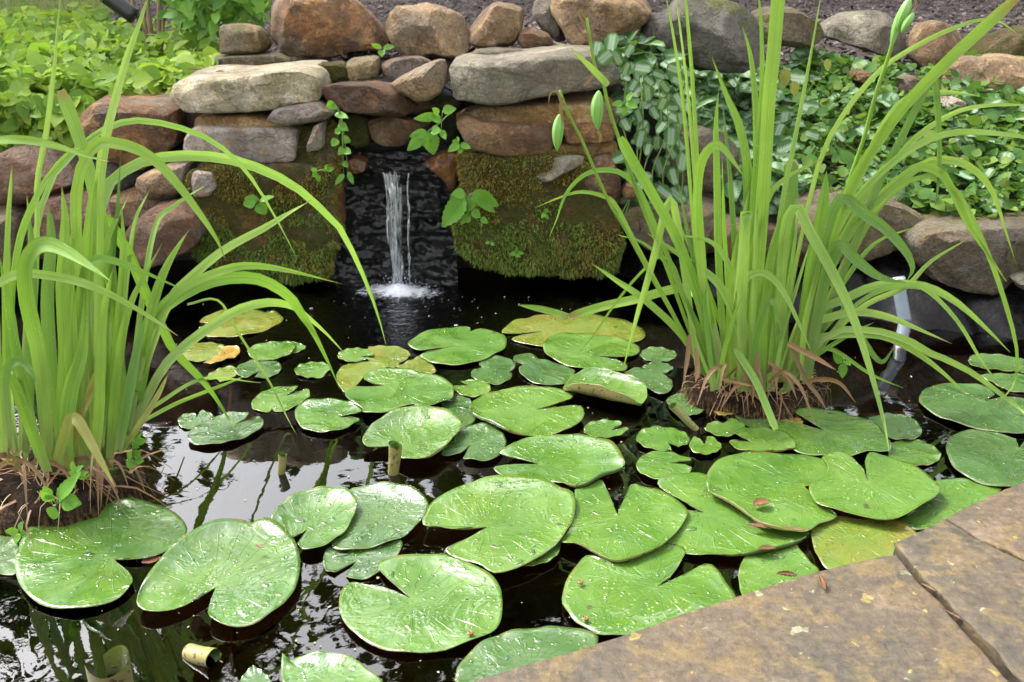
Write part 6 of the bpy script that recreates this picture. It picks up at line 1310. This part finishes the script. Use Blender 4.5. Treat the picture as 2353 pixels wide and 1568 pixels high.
# splash: froth, leaping drops and drifting bubbles
def foam_mat():
    t = NT('white_froth')
    return t.surf(t.n('MixShader', _0=.32, _1=t.n('BsdfTransparent', Color=(.98, .98, 1)), _2=t.n('MixShader', _0=.35, _1=t.n('BsdfDiffuse', Color=(.8, .82, .86)), _2=t.n('BsdfGlossy', Color=(1, 1, 1), Roughness=.08))))
M['foam'] = foam_mat()
def blobs(name, pts, mat, parent):
    V = []; Fc = []; ns = 8
    for c, r, sq in pts:
        b = len(V); V.append(c + Vector((0, 0, r * sq)))
        for ph in (.8, 1.57, 2.3):
            for k in range(ns): a = 2 * math.pi * k / ns; V.append(c + Vector((math.sin(ph) * math.cos(a) * r, math.sin(ph) * math.sin(a) * r, math.cos(ph) * r * sq)))
        V.append(c - Vector((0, 0, r * sq)))
        for k in range(ns): Fc.append((b, b + 1 + k, b + 1 + (k + 1) % ns)); Fc.append((b + 1 + 2 * ns + k, b + 1 + 3 * ns, b + 1 + 2 * ns + (k + 1) % ns))
        for i in range(2):
            for k in range(ns): q = b + 1 + i * ns; Fc.append((q + k, q + ns + k, q + ns + (k + 1) % ns, q + (k + 1) % ns))
    return tag(mesh_obj(name, V, Fc, mat, parent), kind='stuff')
pts = []
for _ in range(380):
    r = abs(rs.gauss(0, .045)); a = rs.uniform(0, 6.28); c = Vector((FALL.x + math.cos(a) * r * 1.25, FALL.y - .02 + math.sin(a) * r * .9, abs(rs.gauss(0, .012)) * math.exp(-r * 14) + .001)); pts.append((c, rs.uniform(.0007, .0022), .8))
for _ in range(120):
    r = abs(rs.gauss(0, .05)); a = rs.uniform(0, 6.28); pts.append((Vector((FALL.x + math.cos(a) * r, FALL.y - .01 + math.sin(a) * r * .7, rs.uniform(.005, .06))), rs.uniform(.0008, .0022), 1))
blobs('splash_froth', pts, M['foam'], wf)
def froth_mat():
    t = NT('boiling_froth'); co = t.coords('Object', False); n1 = t.noise(co, 75, 5, .7); n2 = t.noise(co, 22, 4, .65, .6)
    d = t.n('VectorMath', dict(operation='LENGTH'), _0=t.n('VectorMath', dict(operation='MULTIPLY'), _0=co, _1=(.8, 1.15, 0)).outputs[0]).outputs['Value']
    fall = t.n('MapRange', Value=d, From_Min=.01, From_Max=.17, To_Min=.42, To_Max=-.22).outputs[0]
    m = t.ramp(t.math('ADD', t.math('MULTIPLY', t.math('ADD', n1, n2), .5), fall), [(.56, 0), (.78, .85)])
    wh = t.n('MixShader', _0=.3, _1=t.n('BsdfDiffuse', Color=(.75, .78, .82)), _2=t.n('BsdfGlossy', Color=(1, 1, 1), Roughness=.15, Normal=t.bump(n1, 1.0, .006)))
    return t.surf(t.n('MixShader', _0=m, _1=t.n('BsdfTransparent', Color=(1, 1, 1)), _2=wh))
M['froth'] = froth_mat(); V = []; Fc = []; nr_, na_ = 26, 64
for i in range(nr_ + 1):
    r = .20 * i / nr_
    for k in range(na_):
        a = 2 * math.pi * k / na_; x, y = math.cos(a) * r * 1.25, math.sin(a) * r * .85
        V.append(Vector((FALL.x + x, FALL.y - .03 + y, .0035 + .022 * math.exp(-(r / .035) ** 2) + .005 * abs(noise.noise(Vector((x * 60, y * 60, 2)))) * math.exp(-r * 9))))
for i in range(nr_):
    for k in range(na_): Fc.append((i * na_ + k, (i + 1) * na_ + k, (i + 1) * na_ + (k + 1) % na_, i * na_ + (k + 1) % na_))
tag(mesh_obj('foam', V, Fc, M['froth'], wf, origin=(FALL.x, FALL.y - .03, 0)), kind='stuff')
pts = []
for _ in range(110):
    r = .08 + abs(rs.gauss(0, .18)); a = rs.uniform(0, 6.28); x, y = FALL.x + .05 + math.cos(a) * r * 1.5, FALL.y - .03 + math.sin(a) * r * .8
    if y > 2.86 and abs(x - FALL.x) < .2: y = 2.86
    if y > 2.84: continue
    pts.append((Vector((x, y, .001)), rs.uniform(.001, .0034) * (2.2 if rs.random() < .08 else 1), .25))
blobs('bubbles', pts, M['foam'], wf)

# ------------------------------------------------------------------ return pipe in the right corner
t = NT('grey_pipe_plastic'); M['pipe'] = t.surf(t.bsdf(Base_Color=t.mix(t.noise(t.coords(), 30, 4), (.20, .25, .31), (.15, .17, .18)), Roughness=.35))
t = NT('hose_steel'); M['steel'] = t.surf(t.bsdf(Base_Color=(.5, .5, .5), Metallic=.9, Roughness=.3))
pA = at_y((2062, 642), 2.52); pB = at_y((2080, 742), 2.48); pC = ground((2045, 800), -.03); pC.y = min(pC.y, 2.44)
pipe = empty('drain_pipe', (pC.x, pC.y, 0), 'pale blue-grey plastic pipe with clamps rising from the water at right', 'pipe')
rp = 15 * pix_m(pA)
v, f = tube(catmull([pA, pA.lerp(pB, .5), pB], 10), rp, 18); mesh_obj('pipe_upper', v, f, M['pipe'], pipe)
v, f = tube(catmull([pB, pB.lerp(pC, .6), pC, pC + Vector((-.03, -.02, -.1))], 14), rp * .97, 18); mesh_obj('pipe_lower', v, f, M['pipe'], pipe)
for q, d in ((pA, (pB - pA)), (pC + Vector((0, 0, .012)), (pB - pC))):
    d = d.normalized(); v, f = tube([q - d * .006, q + d * .012], rp * 1.1, 18); cl_ = mesh_obj('hose_clamp', v, f, M['steel'], pipe)
    for k in range(10):
        a = k * .63; s = d.cross(Vector((0, 1, 0))).normalized(); u = s.cross(d); c = q + d * .003 + (s * math.cos(a) + u * math.sin(a)) * rp * 1.12
        v, f = tube([c - d * .006, c + d * .006], .0013, 5); mesh_obj('ridge', v, f, M['steel'], cl_)
# ------------------------------------------------------------------ shrub and black lamp tube at the top left
t = NT('shrub_bark'); n1 = t.noise(t.coords(), 40, 5, .7); M['bark'] = t.surf(t.bsdf(Base_Color=t.mix(n1, (.12, .075, .04), (.24, .17, .10)), Roughness=.9, Normal=t.bump(n1, .8, .01)))
t = NT('black_plastic'); M['black'] = t.surf(t.bsdf(Base_Color=(.015, .015, .016), Roughness=.4))
YS_ = 4.4
sb = at_y((360, 122), YS_); sb.z = terrain(sb.x, sb.y)
shrub = empty('shrub', sb, 'leafy shrub with several bare brown stems at the top left', 'shrub')
for P, w in (([(352, 125), (345, 60), (340, 10), (345, -60), (330, -140)], 12), ([(368, 125), (366, 60), (366, 0), (375, -80), (390, -150)], 12), ([(340, 110), (322, 60), (308, 30), (300, -20), (270, -90)], 14), ([(372, 110), (380, 40), (420, 20), (470, -30), (520, -80)], 6), ([(345, 120), (335, 60), (322, 0), (300, -60)], 8), ([(375, 80), (376, 30), (395, 0), (430, -60)], 6)):
    Q = [at_y(p, YS_ + .03 * i) for i, p in enumerate(P)]; v, f = tube(catmull(Q, 16), lambda t, w=w: w * .5 * pix_m(Q[0]) * (1.2 - .8 * t), 8); mesh_obj('stem', v, f, M['bark'], shrub)
rs = random.Random(9); items = []
for _ in range(420):
    q = (rs.gauss(510, 70), rs.gauss(-10, 45)) if rs.random() < .62 else (rs.uniform(370, 600), rs.uniform(-120, 60))
    if q[1] > 95 - abs(q[0] - 520) * .25 or q[0] < 385 and q[1] > 5 or q[0] > 615: continue
    p = at_y(q, YS_ + rs.uniform(-.25, .3)); n = Vector((rs.gauss(0, .6), rs.gauss(-.6, .5), .7)).normalized(); a = rs.gauss(-1.3, .9); d = Vector((math.cos(a), rs.gauss(0, .3), math.sin(a))); d = (d - n * d.dot(n)).normalized(); items.append((p, d, n, rs.uniform(.05, .095), rs.uniform(.55, .75)))
tag(leaf_cloud('foliage', items, M['shrubleaf'], shrub), kind='stuff')
for P in ([(470, -40), (490, 30), (500, 85)], [(430, -30), (450, 10), (480, 40)], [(560, -40), (550, 20), (548, 60)]):
    Q = [at_y(p, YS_) for p in P]; v, f = tube(catmull(Q, 8), .003, 6); mesh_obj('twig', v, f, M['bark'], shrub)
lp = at_y((300, 32), 4.3); la = at_y((248, -6), 4.3); lt = empty('garden_lamp', (lp.x, lp.y, terrain(lp.x, lp.y)), 'black tubular garden spotlight tilted beside the shrub stems', 'lamp')
dl = (la - lp).normalized(); rl = 18 * pix_m(lp)
v, f = tube([lp - dl * .02, lp, la, la + dl * .004], rl, 22); mesh_obj('housing', v, f, M['black'], lt)
v, f = tube([la + dl * .004, la + dl * .02], rl * 1.08, 22); mesh_obj('rim', v, f, M['steel'], lt)
gz = Vector((lp.x + .03, lp.y, terrain(lp.x, lp.y))); v, f = tube([gz, Vector((gz.x, gz.y, lp.z)), lp], .008, 8); mesh_obj('stake', v, f, M['black'], lt)

# ------------------------------------------------------------------ fallen leaves, snails, needles
M['fallen'] = blade_mat('fallen_leaf', (.16, .065, .03), (.24, .11, .05), (.12, .05, .025), trans=.1, base=(.18, .08, .04))
def fallen(label, c, l, w, z, rot, curl=.5, name='fallen_leaf', mat='fallen'):
    p = ground(c, z) if not isinstance(c, Vector) else c; m = pix_m(p); l *= m; w *= m; V = []; UV = []; Fc = []; nl, nw = 12, 8; rs = random.Random(int(p.x * 1000))
    for i in range(nl + 1):
        t = i / nl; hw = w * .5 * (math.sin(math.pi * min(1, t * .96 + .02)) ** .8)
        for k in range(nw + 1):
            s = k / nw * 2 - 1; x = (t - .5) * l; an = s * curl * 2.2
            y = hw * (math.sin(an) / max(.3, curl * 2.2) if curl > .1 else s); zz = hw * (1 - math.cos(an)) / max(.4, curl * 2.2) + .2 * l * curl * (t - .5) ** 2 + .0015
            V.append(p + Vector((x * math.cos(rot) - y * math.sin(rot), x * math.sin(rot) + y * math.cos(rot), zz + .0008 * math.sin(t * 30 + s * 4)))); UV.append((s * .5 + .5, t))
    for i in range(nl):
        for k in range(nw): a = i * (nw + 1) + k; Fc.append((a, a + 1, a + nw + 2, a + nw + 1))
    o = mesh_obj(name, V, Fc, M[mat], uvs=UV); return tag(o, label, 'leaf', 'fallen brown leaves')
fallen('folded brown leaf on the large bright speckled pad', px('i', (545, 345)), 46, 34, .026, .3, .5)
fallen('long ribbed brown leaf caught at the edge of the bright speckled pad', px('i', (560, 505)), 75, 22, .022, -.25, .4)
fallen('tan-brown leaf end right of the long ribbed leaf', px('i', (760, 520)), 70, 16, .022, -.15, .3)
fallen('curled brown leaf at the tip of the pointed pad', px('i', (580, 655)), 42, 22, .022, .1, .5)
fallen('brown leaf curl against the flagstone edge on the pointed pad', px('i', (720, 838)), 48, 24, .03, -.2, .7)
fallen('rolled brown leaf lying on the big flagstone', px('i', (960, 890)), 60, 26, .102, 1.5, .95)
fallen('brown leaf at the left end of the pale slab', Vector((at_y(px('a', (1340, 485)), 3.12))), 36, 16, 0, .1, .5)
fallen('small dark leaf scrap on the pale slab', Vector((at_y(px('a', (1515, 498)), 3.08))), 20, 10, 0, .4, .6)
fallen('small tan leaf bit in the joint between flagstones', px('i', (1690, 920)), 36, 9, .10, -.9, .4)
fallen('long thin tan leaf bit further down the flagstone joint', px('i', (1880, 1120)), 60, 8, .10, -.95, .4)
fallen('brown floating leaf under the right edge of the huge lower-left pad', px('g', (1040, 730)), 42, 30, .002, .5, .1)
fallen('brown seed husk on the sky-facing wet pad at lower left', px('g', (1790, 640)), 26, 12, .03, -.5, .4)
M['snail'] = NT('snail_shell'); _t = M['snail']; M['snail'] = _t.surf(_t.bsdf(Base_Color=_t.mix(_t.noise(_t.coords(), 160, 3), (.30, .15, .05), (.12, .06, .03)), Roughness=.3))
def snail(label, c, z):
    p = ground(c, z); V = []; Fc = []; na, ns = 60, 9
    for i in range(na + 1):
        t = i / na; th = t * 4.6 * math.pi; R_ = .0048 * math.exp(-1.9 * (1 - t)); r = .0032 * math.exp(-1.9 * (1 - t))
        for k in range(ns): a = 2 * math.pi * k / ns; rr = R_ + r * math.cos(a); V.append(p + Vector((rr * math.cos(th), rr * math.sin(th) * .9, .003 + r * math.sin(a) + .004 * (1 - t))))
    for i in range(na):
        for k in range(ns): Fc.append((i * ns + k, (i + 1) * ns + k, (i + 1) * ns + (k + 1) % ns, i * ns + (k + 1) % ns))
    tag(mesh_obj('pond_snail', V, Fc, M['snail']), label, 'snail', 'pond snails on the pads')
snail('small tan pond snail on the round pad at bottom centre', px('h', (885, 1245)), .014); snail('tiny snail near left rim of the pad by the flagstone', px('h', (1645, 892)), .012); snail('tiny snail at the lower rim of the pad by the flagstone', px('h', (1680, 1145)), .012)
rs = random.Random(4); V = []; Fc = []
for _ in range(380):     # flecks of pollen, husks and bark adrift between the pads
    q = (rs.uniform(0, 2353), rs.uniform(700, 1568)); p = ground(q, .0016); b = len(V); l = rs.uniform(.0008, .0028) * (1.8 if rs.random() < .1 else 1); a = rs.uniform(0, 3.14); k = rs.uniform(.3, .8)
    for an in range(6):
        x, y = math.cos(an * 1.047) * l, math.sin(an * 1.047) * l * k; V.append(p + Vector((x * math.cos(a) - y * math.sin(a), x * math.sin(a) + y * math.cos(a), rs.uniform(0, .0008))))
    Fc.append(tuple(b + i for i in range(6)))
t = NT('floating_fleck'); r_ = t.n('NewGeometry').outputs['Random Per Island']; M['fleck'] = t.surf(t.bsdf(Base_Color=t.ramp(r_, [(0, (.25, .16, .07)), (.5, (.40, .36, .22)), (1, (.12, .07, .035))]), Roughness=.7))
tag(mesh_obj('floating_flecks', V, Fc, M['fleck'], origin=(0, 1.6, 0)), 'tiny flecks of pollen and husk floating on the water', 'debris', kind='stuff')
# ------------------------------------------------------------------ trees beyond the garden (their reflection darkens the pond)
def tree(label, x, y, hgt, rad, n, seed, t0=.22, ls=.34):
    rs = random.Random(seed); z0 = terrain(x, y); o = empty('tree', (x, y, z0), label, 'tree', 'trees beyond the garden')
    P = [Vector((x, y, z0 - .1)), Vector((x + rs.gauss(0, .1), y, z0 + hgt * .3)), Vector((x + rs.gauss(0, .25), y + rs.gauss(0, .2), z0 + hgt * .6)), Vector((x + rs.gauss(0, .3), y, z0 + hgt * .92))]
    C = catmull(P, 20); v, f = tube(C, lambda t: .20 * hgt / 10 * (1 - .85 * t) + .02, 10); tr = mesh_obj('trunk', v, f, M['bark'], o)
    hubs = []
    for k in range(34):
        t = rs.uniform(t0, .97); c = C[int(t * 20)]; a = rs.uniform(0, 6.28); rr = rad * (1.05 - .65 * max(0, (t - .35) / .65)) * rs.uniform(.45, 1); e = c + Vector((math.cos(a) * rr, math.sin(a) * rr, rr * rs.uniform(.05, .5)))
        v, f = tube(catmull([c, c.lerp(e, .5) + Vector((0, 0, .12 * rr)), e], 6), lambda t, h=hgt: .05 * h / 10 * (1 - .8 * t), 6); mesh_obj('branch', v, f, M['bark'], tr); hubs += [(e, rr), (c.lerp(e, .6), rr * .8)]
    it = []
    for _ in range(n):
        h, rr = rs.choice(hubs); p = h + Vector((rs.gauss(0, .26), rs.gauss(0, .26), rs.gauss(0, .2))) * max(.6, rr); nn = Vector((rs.gauss(0, .6), rs.gauss(0, .6), 1)).normalized(); a = rs.uniform(0, 6.28); d = Vector((math.cos(a), math.sin(a), -.3)); d = (d - nn * d.dot(nn)).normalized(); it.append((p, d, nn, ls * rs.uniform(.5, 1.2), .6))
    tag(leaf_cloud('crown', it, M['treeleaf'], o), kind='stuff')
tree('tall leafy tree reflected at the left edge of the pond', -8.4, 11, 15, 3.3, 9500, 1)
tree('dense tree reflected behind the waterfall', .2, 11.5, 11.5, 3.2, 5200, 2)
tree('broad tree reflected in the middle of the pond', 4.4, 11, 10, 3.4, 4200, 3)
tree('leafy tree reflected at the right of the pond', 9.2, 11, 10, 3.6, 3600, 4)
tree('tall tree further back behind the waterfall', 2.4, 15.5, 14, 3.0, 3000, 5)
tree('slender high-crowned tree mirrored above the bright patch of water', -5.6, 12.5, 17, 2.6, 5200, 8, t0=.62)
